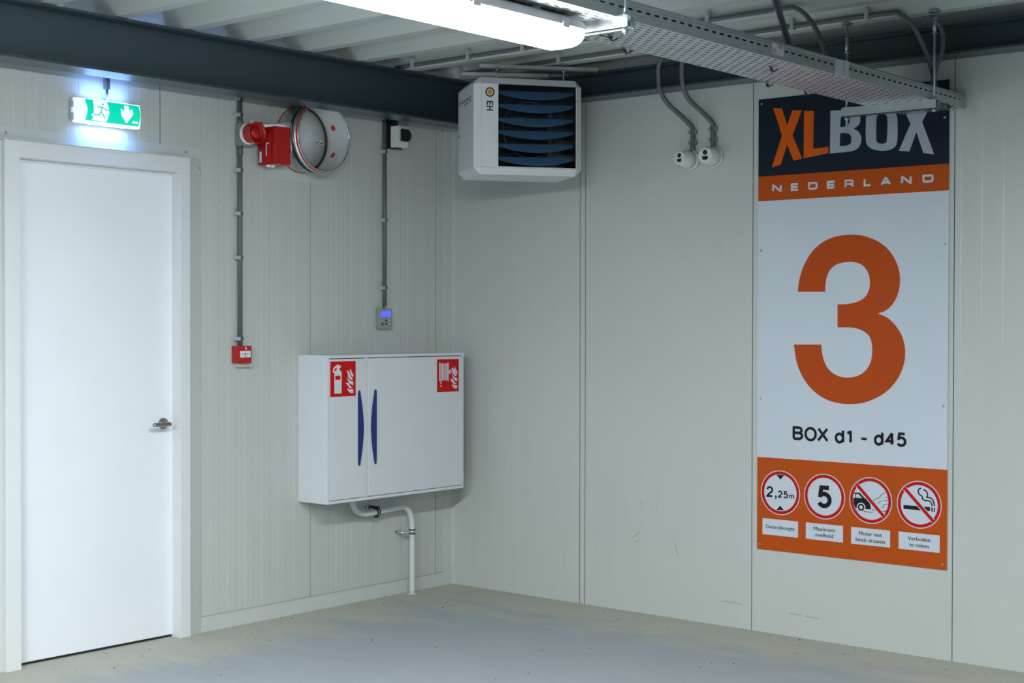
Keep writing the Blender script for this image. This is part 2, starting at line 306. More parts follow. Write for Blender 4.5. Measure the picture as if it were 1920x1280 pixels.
SMOKE = [[(2.6575, 0.6578), (2.6799, 0.6576), (2.7438, 0.6569)], [(2.7451, 0.7116), (2.7581, 0.7231), (2.7743, 0.7288), (2.7871, 0.7448), (2.7967, 0.7521), (2.808, 0.7559)], [(2.7712, 0.7002), (2.7744, 0.7079), (2.7873, 0.7134)], [(2.7969, 0.7217), (2.8098, 0.7182), (2.8242, 0.7253)], [(2.8097, 0.7316), (2.82, 0.7369)], [(2.7891, 0.6822), (2.7971, 0.6874), (2.8009, 0.6981), (2.8228, 0.7029)], [(2.7924, 0.6676), (2.8037, 0.6661), (2.8165, 0.6755)], [(2.7371, 0.684), (2.7453, 0.6852)], [(2.7388, 0.6721), (2.7454, 0.6666), (2.7551, 0.6704)], [(2.7584, 0.6662), (2.7681, 0.6611)]]
CIG = [[(2.9002, 0.705), (3.033, 0.7059), (3.0331, 0.687), (2.9003, 0.6866)], [(3.0393, 0.7047), (3.0459, 0.7053), (3.046, 0.6855), (3.0394, 0.6856)], [(3.0511, 0.7047), (3.0564, 0.7051), (3.0565, 0.6854), (3.0513, 0.6856)]]
CSMOKE = [[(2.9893, 0.7913), (2.978, 0.7861), (2.9739, 0.7742), (2.9799, 0.7613), (2.9923, 0.754), (2.9959, 0.741), (3.0065, 0.7352), (3.0241, 0.7349), (3.0381, 0.7278), (3.0424, 0.7116)], [(2.9985, 0.7843), (3.0115, 0.7803), (3.0204, 0.7661), (3.017, 0.7509), (3.0345, 0.749), (3.0485, 0.7369), (3.0539, 0.7125)]]
SCREWS = [(2.1235, 2.6641), (3.0941, 2.513), (2.1223, 1.9258), (3.0963, 1.9296), (2.1226, 1.1801), (3.093, 1.1794), (2.1228, 0.4459), (3.0961, 0.4445)]
EXT = [[(-1.1683, 1.1844), (-1.1683, 1.2986), (-1.1653, 1.3041), (-1.1539, 1.3093), (-1.1515, 1.3125), (-1.1515, 1.3191), (-1.1569, 1.3214), (-1.1653, 1.315), (-1.1704, 1.3064), (-1.1724, 1.295), (-1.1793, 1.2952), (-1.1787, 1.3099), (-1.1733, 1.3207), (-1.1614, 1.3303), (-1.1515, 1.333), (-1.1503, 1.3382), (-1.1384, 1.338), (-1.1372, 1.3335), (-1.124, 1.3324), (-1.1209, 1.3272), (-1.1224, 1.3213), (-1.1285, 1.3186), (-1.1324, 1.3187), (-1.1318, 1.3087), (-1.1203, 1.3029), (-1.1167, 1.2951), (-1.1167, 1.1848)], [(-1.0817, 1.3053), (-1.0711, 1.3051), (-1.0619, 1.296), (-1.0543, 1.2813), (-1.0452, 1.2689), (-1.0329, 1.2563), (-1.0452, 1.2544), (-1.0574, 1.2603), (-1.0665, 1.2717), (-1.0711, 1.2873), (-1.0756, 1.3007)], [(-1.0537, 1.3135), (-1.0467, 1.3078), (-1.0436, 1.2966), (-1.0314, 1.2841), (-1.0314, 1.2685), (-1.0421, 1.2744), (-1.0513, 1.2857), (-1.0549, 1.3002)], [(-1.0756, 1.2742), (-1.068, 1.2606), (-1.0543, 1.2503), (-1.0314, 1.2451), (-1.0314, 1.2251), (-1.0482, 1.2312), (-1.0634, 1.2405), (-1.0726, 1.2541)], [(-1.0907, 1.238), (-1.071, 1.2397), (-1.0604, 1.2316), (-1.0482, 1.2178), (-1.0329, 1.2129), (-1.0451, 1.2093), (-1.0573, 1.211), (-1.0695, 1.2219), (-1.0786, 1.2332)], [(-1.075, 1.2116), (-1.0634, 1.2061), (-1.0314, 1.2039), (-1.0314, 1.1839), (-1.0482, 1.1845), (-1.0634, 1.1917), (-1.0725, 1.202)]]
EXT_LAB = [(-1.1623, 1.2798), (-1.1251, 1.2788), (-1.1251, 1.2574), (-1.1623, 1.2578)]
HOSE = [[(-0.3597, 1.3336), (-0.3516, 1.3335), (-0.3515, 1.2268), (-0.3596, 1.227)], [(-0.3479, 1.3281), (-0.3404, 1.3279), (-0.3402, 1.2104), (-0.3477, 1.2107)], [(-0.336, 1.3278), (-0.3291, 1.3277), (-0.3289, 1.2304), (-0.3358, 1.2306)], [(-0.324, 1.3276), (-0.3168, 1.3274), (-0.3167, 1.2301), (-0.3239, 1.2303)], [(-0.3121, 1.3273), (-0.3052, 1.3272), (-0.305, 1.2297), (-0.3119, 1.2299)], [(-0.3008, 1.3271), (-0.2935, 1.327), (-0.2933, 1.2294), (-0.3006, 1.2296)], [(-0.2903, 1.3323), (-0.2812, 1.3321), (-0.281, 1.2258), (-0.2902, 1.2261)], [(-0.3446, 1.2052), (-0.3383, 1.1986), (-0.3445, 1.1918), (-0.3508, 1.199)], [(-0.2564, 1.3014), (-0.2452, 1.3001), (-0.2373, 1.2913), (-0.2277, 1.2738), (-0.2116, 1.254), (-0.2212, 1.251), (-0.2356, 1.2589), (-0.2452, 1.27), (-0.25, 1.2852)], [(-0.2293, 1.3084), (-0.2245, 1.3018), (-0.2181, 1.2887), (-0.2085, 1.2798), (-0.2091, 1.2615), (-0.2196, 1.2693), (-0.2293, 1.2825), (-0.2325, 1.2934)], [(-0.2525, 1.268), (-0.2436, 1.2548), (-0.2276, 1.2447), (-0.2084, 1.2409), (-0.2084, 1.2215), (-0.2244, 1.2263), (-0.2404, 1.2375), (-0.2499, 1.2507)], [(-0.2674, 1.234), (-0.2499, 1.2367), (-0.2371, 1.2266), (-0.2244, 1.2144), (-0.2115, 1.2097), (-0.2243, 1.2058), (-0.2403, 1.2095), (-0.2563, 1.2229)], [(-0.253, 1.2067), (-0.2371, 1.2018), (-0.2083, 1.1988), (-0.2083, 1.1804), (-0.2275, 1.181), (-0.2435, 1.1902)]]
EXIT_DOOR = [(-2.546, 2.5858), (-2.4697, 2.5862), (-2.4653, 2.5652), (-2.4615, 2.5379), (-2.4669, 2.5121), (-2.4758, 2.4923), (-2.5549, 2.4942), (-2.5462, 2.5088), (-2.5592, 2.515), (-2.5592, 2.5199), (-2.5461, 2.5263)]
EXIT_ARROW = [(-2.377, 2.58), (-2.3513, 2.5816), (-2.3483, 2.5564), (-2.3315, 2.5685), (-2.3285, 2.5419), (-2.3636, 2.4961), (-2.3967, 2.5321), (-2.3966, 2.5639), (-2.3771, 2.552)]
EXIT_MAN = [[(-2.5256, 2.5573), (-2.4992, 2.559)], [(-2.4992, 2.559), (-2.4816, 2.5471), (-2.4633, 2.5458)], [(-2.5007, 2.5576), (-2.5087, 2.5366)], [(-2.5087, 2.5366), (-2.5169, 2.5207), (-2.5476, 2.5187)], [(-2.5075, 2.5367), (-2.4934, 2.5194), (-2.4846, 2.5052)]]
EXIT_HEAD = [(-2.4948, 2.5725)]
EXIT_TAG = [(-2.3317, 2.5109), (-2.3011, 2.5102), (-2.3011, 2.5012), (-2.3317, 2.5012)]

# ------------------------------------------------------------------ floor, walls, ceiling
ZD = 2.93                                # underside of the steel deck ribs
tag(MB().box(-13, 0.35, -13, 0.35, -0.12, 0).build('floor', 'floor'), 'grey concrete floor, dusty beige along the walls', kind='structure')

def ribbed(f, u0, u1, z0, z1, phase=0.0, holes=(), pitch=0.1, depth=0.0010, thick=0.035):
    """one sandwich panel: micro-profiled skin, closed edges; holes = (ua, ub, ztop) openings from the floor"""
    g = 0.0019; a = u0+g; b = u1-g
    us = [(a, -thick), (a, -0.001), (a+0.001, 0.0)]
    k = math.ceil((a+0.02-phase)/pitch); 
    while phase+k*pitch < b-0.02:
        c = phase+k*pitch; h = pitch/2
        us += [(c, 0.0), (c+0.004, -depth)]
        if c+h < b-0.012: us += [(c+h, -depth), (c+h+0.004, 0.0)]
        else: us += [(b-0.006, -depth), (b-0.0035, 0.0)]
        k += 1
    us += [(b-0.001, 0.0), (b, -0.001), (b, -thick)]
    us = [p for p in us if a-1e-6 <= p[0] <= b+1e-6]
    m_ = MB()
    for i in range(len(us)-1):
        (ua, da), (ub, db) = us[i], us[i+1]
        segs = [(ua, da, ub, db)]
        for ha, hb, zt in holes:
            ns = []
            for (p, dp, q, dq) in segs:
                cuts = sorted(c for c in (ha, hb) if p < c < q)
                pts = [p]+cuts+[q]
                for j in range(len(pts)-1):
                    t0 = (pts[j]-p)/(q-p) if q > p else 0; t1 = (pts[j+1]-p)/(q-p) if q > p else 1
                    ns.append((pts[j], dp+(dq-dp)*t0, pts[j+1], dp+(dq-dp)*t1))
            segs = ns
        for (p, dp, q, dq) in segs:
            zb = z0
            for ha, hb, zt in holes:
                if ha-1e-6 <= (p+q)/2 <= hb+1e-6: zb = zt
            m_.add([f(p, zb, dp), f(q, zb, dq), f(q, z1, dq), f(p, z1, dp)], [(0, 1, 2, 3)])
    return m_
wl = struct('wall_left'); wr = struct('wall_right')
# dark cores behind the joints
MB().box(-13, -3.02, 0.03, 0.12, 0, ZD).box(-3.02, -1.95, 0.08, 0.12, 0, ZD).box(-1.95, 0.12, 0.03, 0.12, 0, ZD).box(-3.02, -1.95, 0.03, 0.08, 2.36, ZD).build('wall_core', 'joint', wl)
MB().box(0.03, 0.12, -13, 0.03, 0, ZD).build('wall_core', 'joint', wr)
DOOR = (-2.93, -1.985, 2.345)
for (a, b, h) in ((-0.14, -0.0, ()), (-1.126, -0.14, ()), (-2.105, -1.126, (DOOR,)), (-3.09, -2.105, (DOOR,)), (-4.08, -3.09, ()), (-5.07, -4.08, ()), (-6.06, -5.07, ())):
    ribbed(LW, a, b, 0, ZD, phase=a+0.02, holes=h, pitch=0.112).build('panel', 'panel', wl, fix=False)
    MB().box(a-.0018, a+.0018, 0.0014, 0.03, 2.36 if a == -2.105 else 0, ZD).build('joint_seal', 'joint', wl)
for (a, b) in ((0.0, 0.966), (0.966, 1.003), (1.003, 2.071), (2.071, 3.141), (3.141, 4.21), (4.21, 5.28), (5.28, 6.35)):
    ribbed(RW, a, b, 0, ZD+0.012, phase=a+0.03, pitch=0.1, depth=0.0006).build('panel', 'panel', wr, fix=False)
    MB().box(0.0014, 0.03, -b-.0018, -b+.0018, 0, ZD).build('joint_seal', 'joint', wr)
MB().box(-13, 0.12, 0.001, 0.03, ZD-.004, ZD+.12).build('closure_strip', 'trim', wl)
MB().box(0.002, 0.03, -13, 0.03, ZD+.008, ZD+.12).build('closure_strip', 'trim', wr)
tag(MB().box(-13, -12.9, -13, 0, 0, 3.05).build('wall_far_left', 'panel'), kind='structure')
tag(MB().box(-13, 0, -13, -12.9, 0, 3.05).build('wall_back', 'panel'), kind='structure')
# base flashing, corner flashing, fixings
bb = MB(); bb.box(-1.862, -0.03, -0.004, 0.0, 0, 0.078); bb.box(-1.862, -0.03, -0.0055, 0, 0.074, 0.078)
tag(bb.build('baseboard_left', 'trim'), kind='structure')
c_ = MB(); c_.box(-0.068, 0, -0.0035, 0, 0, ZD-0.006); c_.box(-0.0035, 0, -0.03, -0.0035, 0, ZD-0.006)
ct = tag(c_.build('trim_1', 'trim'), kind='structure')
for z in (0.09, 0.75, 1.45, 2.15):
    MB().cyl((-0.05, -0.0035, z), (-0.05, -0.007, z), 0.006, 0.0045, 10).build('screw', 'trim', ct)
    MB().cyl((-0.0035, -0.018, z+0.01), (-0.007, -0.018, z+0.01), 0.006, 0.0045, 10).build('screw', 'trim', ct)
# deck: trapezoidal steel sheet, ribs along y
prof = []; x = 0.1; P_ = 0.372; k = 0
xs = []
left = 0.004
ribs = [left-P_*i for i in range(36)][::-1]
for xl in ribs:
    # lower flange xl..xl+0.065 ; webs 0.05 wide ; upper flange with a small stiffening groove
    prof += [(xl-0.050, ZD+0.10), (xl-0.024, ZD+0.052), (xl-0.020, ZD+0.048), (xl, ZD), (xl+0.065, ZD), (xl+0.085, ZD+0.048), (xl+0.089, ZD+0.052), (xl+0.115, ZD+0.10),
             (xl+0.198, ZD+0.10), (xl+0.206, ZD+0.090), (xl+0.236, ZD+0.090), (xl+0.244, ZD+0.10)]
prof = [p for p in prof if p[0] > -13.2]
d_ = MB(); n = len(prof); vs = [(x, 0.03, z) for x, z in prof]+[(x, -13.1, z) for x, z in prof]
d_.add(vs, [(i, i+1, n+i+1, n+i) for i in range(n-1)])
cl = tag(d_.build('ceiling', 'deck', fix=False), 'pale trapezoidal steel roof deck', kind='structure')
# sheet lap lines
lp = MB()
for xl in (ribs[-3]+0.115, ribs[-6]+0.115): lp.box(xl, xl+0.03, -13, 0.4, ZD+0.0985, ZD+0.0995)
lp.build('sheet_lap', 'deck', cl)

# ------------------------------------------------------------------ door
d1 = struct('door_1')
MB().box(-2.885, -1.967, 0.033, 0.073, 0.012, 2.306).build('door_leaf', 'door', d1, bevel=0.002)
fr = MB()
fr.box(-2.012, -1.952, -0.036, 0.08, 0, 2.372)                 # right jamb
fr.box(-2.965, -2.890, -0.036, 0.08, 0, 2.372)                 # left jamb
fr.box(-2.890, -2.012, -0.036, 0.08, 2.298, 2.372)             # header
fr.box(-2.898, -2.012, 0.028, 0.033, 2.284, 2.30)              # stop
fr.build('door_frame', 'frame', d1, bevel=0.0015)
h = MB(); h.cyl((-2.068, 0.033, 1.062), (-2.068, 0.024, 1.062), 0.027, seg=28)
hd = h.build('handle', 'steel', d1)
h = MB(); h.tube([(-2.068, 0.026, 1.062), (-2.068, -0.010, 1.062), (-2.068, -0.024, 1.062), (-2.078, -0.034, 1.062), (-2.10, -0.036, 1.062), (-2.172, -0.036, 1.062)], 0.0098, 14, sub=5)
h.build('lever', 'steel', hd)
MB().box(-2.89, -2.012, 0.04, 0.07, 0.0005, 0.010).build('threshold_shade', 'black', d1)  # solid black strip standing in for the shade under the leaf
t1 = MB(); t1.box(-3.13, -1.866, -0.004, 0, 2.375, 2.432); t1.box(-3.13, -1.95, -0.0385, -0.004, 2.3725, 2.376)
t1o = tag(t1.build('trim_2', 'trim'), kind='structure')
for x in (-2.94, -1.955): MB().cyl((x, -0.004, 2.405), (x, -0.010, 2.405), 0.0065, 0.004, 10).build('screw', 'galv', t1o)
t2 = MB(); t2.add([(-1.952, -0.030, 0), (-1.862, -0.003, 0), (-1.862, -0.003, 2.372), (-1.952, -0.030, 2.372), (-1.952, 0, 0), (-1.862, 0, 0), (-1.862, 0, 2.372), (-1.952, 0, 2.372)], [(0, 1, 2, 3), (4, 7, 6, 5), (0, 4, 5, 1), (3, 2, 6, 7), (1, 5, 6, 2), (0, 3, 7, 4)])
t2o = tag(t2.build('trim_3', 'trim'), kind='structure')
for z in (0.16, 1.27, 2.33): MB().cyl((-1.873, -0.004, z), (-1.873, -0.010, z), 0.0065, 0.004, 10).build('screw', 'galv', t2o)
tag(MB().box(-3.06, -2.965, -0.006, 0, 0, 2.372).build('trim_4', 'trim'), kind='structure')

# ------------------------------------------------------------------ steel beams
def hbeam(name, label, ax, a0, a1, c0, c1, zb, zt, tf=0.012):
    m_ = MB(); cm = (c0+c1)/2
    B = (lambda p, q, r, s, z0, z1: m_.box(p, q, r, s, z0, z1)) if ax == 'x' else (lambda p, q, r, s, z0, z1: m_.box(r, s, p, q, z0, z1))
    B(a0, a1, c0, c1, zb, zb+tf); B(a0, a1, c0, c1, zt-tf, zt); B(a0, a1, cm-0.004, cm+0.004, zb+tf, zt-tf)
    o = m_.build(name, 'beam', None, bevel=0.0015); return tag(o, label, 'steel beam', 'steel beams on top of the walls')
hbeam('steel_beam', 'tall dark blue-grey steel beam above the door and duct', 'x', -13, -0.16, -0.36, -0.20, 2.677, 2.927)
hbeam('steel_beam', 'shallow dark steel beam along the wall with the big orange number', 'y', -13, -0.37, -0.152, -0.006, 2.775, 2.908)

# ------------------------------------------------------------------ lettering helpers (stroke glyphs and the built-in font)
def arc(cx, cy, rx, ry, a0, a1, n=14): return [(cx+rx*math.cos(math.radians(a0+(a1-a0)*i/n)), cy+ry*math.sin(math.radians(a0+(a1-a0)*i/n))) for i in range(n+1)]
GLY = {
 'B': [[(0, 0), (0, 1), (.55, 1)]+arc(.58, .765, .36, .235, 90, -90)+[(0, .53)], [(0, 0), (.55, 0)]+arc(.60, .265, .40, .265, -90, 90)+[(0, .53)]],
 'O': [arc(.5, .5, .5, .5, 0, 360, 40)],
 'X': [[(.0, 0), (.97, 1)], [(.03, 1), (1, 0)]],
 'd': [arc(.5, .345, .5, .36, 0, 360, 32), [(1, 0), (1, 1)]],
 '1': [[(0, .80), (.35, .82), (.75, .90), (1, 1)], [(1, 1), (1, 0)]],
 '4': [[(.74, 1), (0, .30), (1, .30)], [(.74, 0), (.74, 1)]],
 '5': [[(.93, 1), (.2, 1), (.08, .46)], arc(.46, .33, .54, .33, 140, -150, 26)],
 '2': [arc(.5, .70, .48, .30, 172, -28, 18)+[(.62, .38), (.18, .16), (.02, 0), (1, 0)]],
 'm': [[(0, 0), (0, 1)], [(0, .7)]+arc(.25, .72, .25, .28, 160, 0, 8)+[(.5, 0)], [(.5, .7)]+arc(.75, .72, .25, .28, 160, 0, 8)+[(1, 0)]],
 'N': [[(0, 0), (0, 1), (.1, 1), (.9, 0), (1, 0), (1, 1)]],
 'E': [[(1.06, 1), (0, 1), (0, 0), (1.06, 0)], [(0, .5), (1.0, .5)]],
 'D': [[(0, 0), (0, 1), (.7, 1)]+arc(.75, .75, .25, .25, 90, 0, 5)+arc(.75, .25, .25, .25, 0, -90, 5)+[(0, 0)]],
 'R': [[(0, -.07), (0, 1), (.75, 1)]+arc(.8, .75, .2, .25, 90, 0, 4)+[(1, .55), (.85, .42), (0, .42)], [(.6, .42), (1, .2), (1, -.07)]],
 'L': [[(0, 1.07), (0, 0), (1.06, 0)]],
 'A': [[(0, -.05), (.45, 1), (.55, 1), (1, -.05)], [(.26, .28), (.74, .28)]],
}
def soft(P, closed=True, sub=5, corner=40):
    """round a hand-set outline through its points, keeping its real corners sharp"""
    n = len(P); V = [Vector(p) for p in P]; sharp = []
    for i in range(n):
        if not closed and i in (0, n-1): sharp.append(True); continue
        a = V[i]-V[i-1]; b = V[(i+1) % n]-V[i]
        sharp.append(a.length < 1e-9 or b.length < 1e-9 or math.degrees(a.angle(b)) > corner)
    out = []
    for i in range(n if closed else n-1):
        p1, p2 = V[i], V[(i+1) % n]; p0 = p1 if sharp[i] else V[i-1]; p3 = p2 if sharp[(i+1) % n] else V[(i+2) % n]
        if sharp[i] and sharp[(i+1) % n]: out.append(tuple(p1)); continue
        L = (p2-p1).length; m1 = (p2-p0); m2 = (p3-p1)
        m1 = m1.normalized()*L if not sharp[i] else (p2-p1); m2 = m2.normalized()*L if not sharp[(i+1) % n] else (p2-p1)
        for k in range(sub):
            s = k/sub; out.append(tuple(p1*(2*s**3-3*s*s+1)+m1*(s**3-2*s*s+s)+p2*(3*s*s-2*s**3)+m2*(s**3-s*s)))
    if not closed: out.append(tuple(V[-1]))
    return out
def glyph(mb, g, t, f, d0, d1):
    ch, a0, b0, a1, b1 = g
    if ch == '-': mb.prism([(a0, b0), (a1, b0), (a1, b1), (a0, b1)], [], f, d0, d1); return
    if ch == ',': mb.prism([(a0+.001, b1), (a1, b1), (a1, b0+.008), (a0+.004, b0), (a0, b0+.003), (a0+.005, b0+.009), (a0+.001, b0+.009)], [], f, d0, d1); return
    if ch == 'm': b1 = b1
    for n_, l in enumerate(GLY[ch]):
        closed = abs(l[0][0]-l[-1][0]) < 1e-6 and abs(l[0][1]-l[-1][1]) < 1e-6 and len(l) > 20
        pts = [(a0+t/2+p*(a1-a0-t), b0+t/2+q*(b1-b0-t)) for p, q in (l[:-1] if closed else l)]
        mb.stroke(pts, t, f, d0, d1+.00015*n_, closed)
def words(mb, s, a0, a1, base, f, d0, d1, cap=None, bold=0.012):
    c = bpy.data.curves.new('lettering', 'FONT'); c.body = s; c.size = 1;  c.fill_mode = 'FRONT'; c.resolution_u = 3
    o = bpy.data.objects.new('lettering', c); COL.objects.link(o); dg = bpy.context.evaluated_depsgraph_get(); dg.update()
    me = o.evaluated_get(dg).to_mesh(); vs = [v.co.copy() for v in me.vertices]; fs = [tuple(p.vertices) for p in me.polygons]
    o.evaluated_get(dg).to_mesh_clear(); bpy.data.objects.remove(o); bpy.data.curves.remove(c)
    x0 = min(v.x for v in vs); x1 = max(v.x for v in vs); k = (a1-a0)/(x1-x0); ky = k if cap is None else cap/0.70
    for n_, du in enumerate((-bold*.025, 0, bold*.025)): mb.add([f(a0+(v.x-x0)*k+du, base+v.y*ky, d1+.0001*n_) for v in vs], fs)   # three laps give the bold weight

# ------------------------------------------------------------------ the big sign board on the right wall
bd = thing('sign_board', 'tall parking sign board with a large orange 3, logo and four traffic pictograms', 'sign', (-0.004, -2.61, 1.55))
U0, U1 = 2.105, 3.1165; T0, T1, T2, T3, T4 = 0.4190, 0.885, 2.1755, 2.2990, 2.6870
D = 0.005
R_ = lambda mb, a0, a1, b0, b1, d0, d1: mb.prism([(a0, b0), (a1, b0), (a1, b1), (a0, b1)], [], RW, d0, d1)
R_(MB(), U0, U1, T0, T4, 0.001, D).build('board_panel', 'board', bd)
R_(MB(), U0, U1, T3, T4, D, D+.0004).build('navy_field', 'navy', bd)
R_(MB(), U0, U1, T2, T3, D, D+.0004).build('orange_band', 'orange', bd)
R_(MB(), U0, U1, T0, T1, D, D+.0004).build('orange_band', 'orange', bd)
E0, E1 = D+.0004, D+.0009
MB().prism(soft(THREE), [], RW, D, D+.0006).build('digit', 'orange2', bd)
MB().prism(LOGO_X, [], RW, E0, E1).build('letter', 'logo_o', bd)
MB().prism(LOGO_L, [], RW, E0, E1).build('letter', 'logo_o', bd)
MB().prism(soft(LOGO_B), [soft(LOGO_B_H1, corner=60), soft(LOGO_B_H2, corner=60)], RW, E0, E1).build('letter', 'logo_g', bd)
MB().prism(soft(LOGO_O, corner=60), [soft(LOGO_O_H, corner=60)], RW, E0, E1).build('letter', 'logo_g', bd)
MB().prism(LOGO_X2, [], RW, E0, E1).build('letter', 'logo_g', bd)
for g in G_NED:
    m_ = MB(); glyph(m_, (g[0], g[1], 2.2172, g[3], 2.2556), 0.0086 if g[0] == 'R' else 0.0104, RW, E0, E1); m_.build('letter', 'board', bd)
for g in G_BOX:
    m_ = MB(); glyph(m_, g, 0.0134, RW, D, D+.0006); m_.build('letter', 'ink', bd)
for i, (cu, cv, ra, rb) in enumerate(CIRC):
    cv = 0.7125; r = 0.1118
    d = MB().prism(ring(cu, cv, r, 56), [], RW, E0, E1).build('traffic_sign', 'board', bd)
    MB().prism(ring(cu, cv, r-.0045, 56), [ring(cu, cv, r-.0195, 56)], RW, E1, E1+.0003).build('red_ring', 'ring', d)
    k = MB()
    if i == 0:
        for g in G_225: glyph(k, g, {'m': 0.0052}.get(g[0], 0.0072 if g[4]-g[2] < .045 else 0.0098), RW, E1, E1+.0003)
        k.prism(TRI1, [], RW, E1, E1+.0003); k.prism(TRI2, [], RW, E1, E1+.0003)
    elif i == 1: glyph(k, G_5[0], 0.022, RW, E1, E1+.0003)
    elif i == 2:
        (wx, wy) = WHEEL[0]
        k.prism(CAR, [CAR_WIN], RW, E1, E1+.0003)
        MB().prism(ring(wx, wy, .0225, 28), [], RW, E1+.0003, E1+.0005).build('wheel_arch', 'board', d)
        k.prism(ring(wx, wy, .0172, 28), [ring(wx, wy, .0092, 28)], RW, E1+.0003, E1+.0008)
        for l in SMOKE: k.stroke(soft(l, False, 4, 80), 0.0026, RW, E1, E1+.0003)
    else:
        for l in CIG: k.prism(l, [], RW, E1, E1+.0003)
        for l in CSMOKE: k.stroke(soft(l, False, 4, 80), 0.0062, RW, E1, E1+.0003)
    k.build('pictogram', 'ink', d)['kind'] = 'stuff'
    if i > 1:
        q = 0.7071*(r-.012); n_ = 0.7071*0.0078; n3 = 0.7071*.0118
        MB().prism([(cu-q-n3, cv+q-n3), (cu-q+n3, cv+q+n3), (cu+q+n3, cv-q+n3), (cu+q-n3, cv-q-n3)], [], RW, E1+.0008, E1+.0010).build('bar_edge', 'board', d)
        MB().prism([(cu-q-n_, cv+q-n_), (cu-q+n_, cv+q+n_), (cu+q+n_, cv-q+n_), (cu+q-n_, cv-q-n_)], [], RW, E1+.0010, E1+.0013).build('prohibition_bar', 'ring', d)
rl = []
for rc in RECTS:
    a0 = rc[0][0]; a1 = rc[1][0]; rl.append(R_(MB(), a0, a1, 0.4965, 0.5775, E0, E1).build('caption_plate', 'board', bd))
for s, a0, a1, bs in TXT:
    i = 0 if s[0] == 'D' else 1 if s in ('Maximum', 'snelheid') else 2 if s in ('Motor niet', 'laten draaien') else 3
    k = MB(); words(k, s, a0, a1, bs-.0005, RW, E1, E1+.0003, cap=0.0182, bold=0.018); k.build('lettering', 'ink', rl[i], fix=False)['kind'] = 'stuff'
for u, v in SCREWS:
    MB().cyl(RW(u, v, D), RW(u, v, D+.004), 0.0062, 0.0045, 12).build('screw', 'galv', bd)

# ------------------------------------------------------------------ two beam detectors with conduits, right wall
def detector(name, label, base, head, axis_pt, r0, r1, gl):
    t = thing(name, label, 'detector', base, 'white wall detectors')
    b = Vector(base); h_ = Vector(head); d = (h_-b).normalized(); L = (h_-b).length
    MB().lathe(b, (-1, 0, 0), [(0.0, r0*.98), (0.012, r0), (0.02, r0*.97), (0.022, r0*.9)], 36, capend=True).build('base_ring', 'plastic_w', t)
    MB().lathe(b, d, [(0.012, r0*.93), (L*.55, r0*.86), (L*.8, r1*1.12), (L*.9, r1*1.0), (L, r1)], 36, capend=True).build('housing', 'plastic_w', t)
    zz = Vector((0, 0, 1)); zz = (zz-d*zz.dot(d)).normalized(); xx = d.cross(zz)
    f = lambda a, b_, c: h_+xx*a+zz*b_+d*c
    face = MB().lathe(h_-d*.002, d, [(0, r1*1.0), (.004, r1*.96), (.004, r1*.9)], 32, capend=True).build('front_ring', 'plastic_w', t)
    w1 = MB().prism(ring(0, r1*.40, r1*.33, 20), [], f, .002, .0035)
    w1.prism([(-r1*.40, -r1*.08), (r1*.40, -r1*.08), (r1*.40, -r1*.38), (r1*.22, -r1*.56), (-r1*.22, -r1*.56), (-r1*.40, -r1*.38)], [], f, .002, .0035)
    w1.build('window', gl, t)
    return t
detector('smoke_beam_detector', 'white round wall detector with reddish windows, nearer the heater', (-0.001, -1.700, 2.412), (-0.098, -1.690, 2.414), None, 0.054, 0.036, 'detglass')
detector('smoke_beam_detector', 'white round wall detector with dark windows, nearer the big sign', (-0.001, -1.842, 2.416), (-0.105, -1.852, 2.416), None, 0.056, 0.040, 'detglass2')
def flex(name, label, path, clips, cat='conduit', r=0.0125, group=None, cl_='x'):
    t = thing(name, label, cat, path[-1], group or ('bent conduits to the detectors' if clips else 'conduits under the roof deck'))
    MB().tube(path, r, 14).build('tube', 'pvc', t)
    for c in clips:
        x, y, z = c; k = MB()
        k.rbox(x-.016, x+.004, y-.020, y+.020, z-.010, z+.010, .003, 'x'); k.box(x-.02, x+.004, y+.012, y+.026, z-.007, z+.007)
        k.build('clip', 'pvc2', t)
    return t
flex('wall_conduit', 'grey bent conduit down to the reddish-windowed detector', [(-0.16, -1.655, 2.96), (-0.175, -1.615, 2.90), (-0.16, -1.60, 2.83), (-0.155, -1.605, 2.77), (-0.12, -1.63, 2.70), (-0.055, -1.68, 2.63), (-0.018, -1.712, 2.58), (-0.018, -1.718, 2.53), (-0.018, -1.718, 2.46)], [(-0.004, -1.718, 2.555), (-0.004, -1.718, 2.50)])
flex('wall_conduit', 'grey bent conduit down to the dark-windowed detector', [(-0.20, -1.78, 3.0), (-0.185, -1.765, 2.92), (-0.175, -1.755, 2.85), (-0.165, -1.755, 2.78), (-0.13, -1.765, 2.71), (-0.06, -1.81, 2.64), (-0.018, -1.838, 2.59), (-0.018, -1.842, 2.54), (-0.018, -1.842, 2.46)], [(-0.004, -1.842, 2.562), (-0.004, -1.842, 2.507)])

# ------------------------------------------------------------------ left wall: conduits, call point, siren, damper
def wall_pipe(name, label, x, z0, z1, clips, r, sockets=()):
    t = thing(name, label, 'conduit', (x, 0, z0), 'straight conduits on the left wall')
    MB().cyl((x, -.020, z0), (x, -.020, z1), r, seg=16).build('tube', 'pvc', t)
    for z in clips:
        k = MB(); k.rbox(x-.016, x+.016, -.030, -.002, z-.009, z+.009, .004, 'z'); k.build('clip', 'pvc', t)
        MB().box(x-.032, x-.008, -.034, -.010, z-.010, z+.008).build('clip_tab', 'clip', t)
    for a, b in sockets: MB().cyl((x, -.020, a), (x, -.020, b), r*1.28, seg=16).build('socket', 'pvc', t)
    return t
wall_pipe('wall_conduit', 'grey vertical conduit from the beam down to the red call point', -1.625, 1.44, 2.712, (2.704, 2.622, 2.340, 2.118, 1.893, 1.478), 0.0125, ((2.415, 2.462), (2.575, 2.60)))
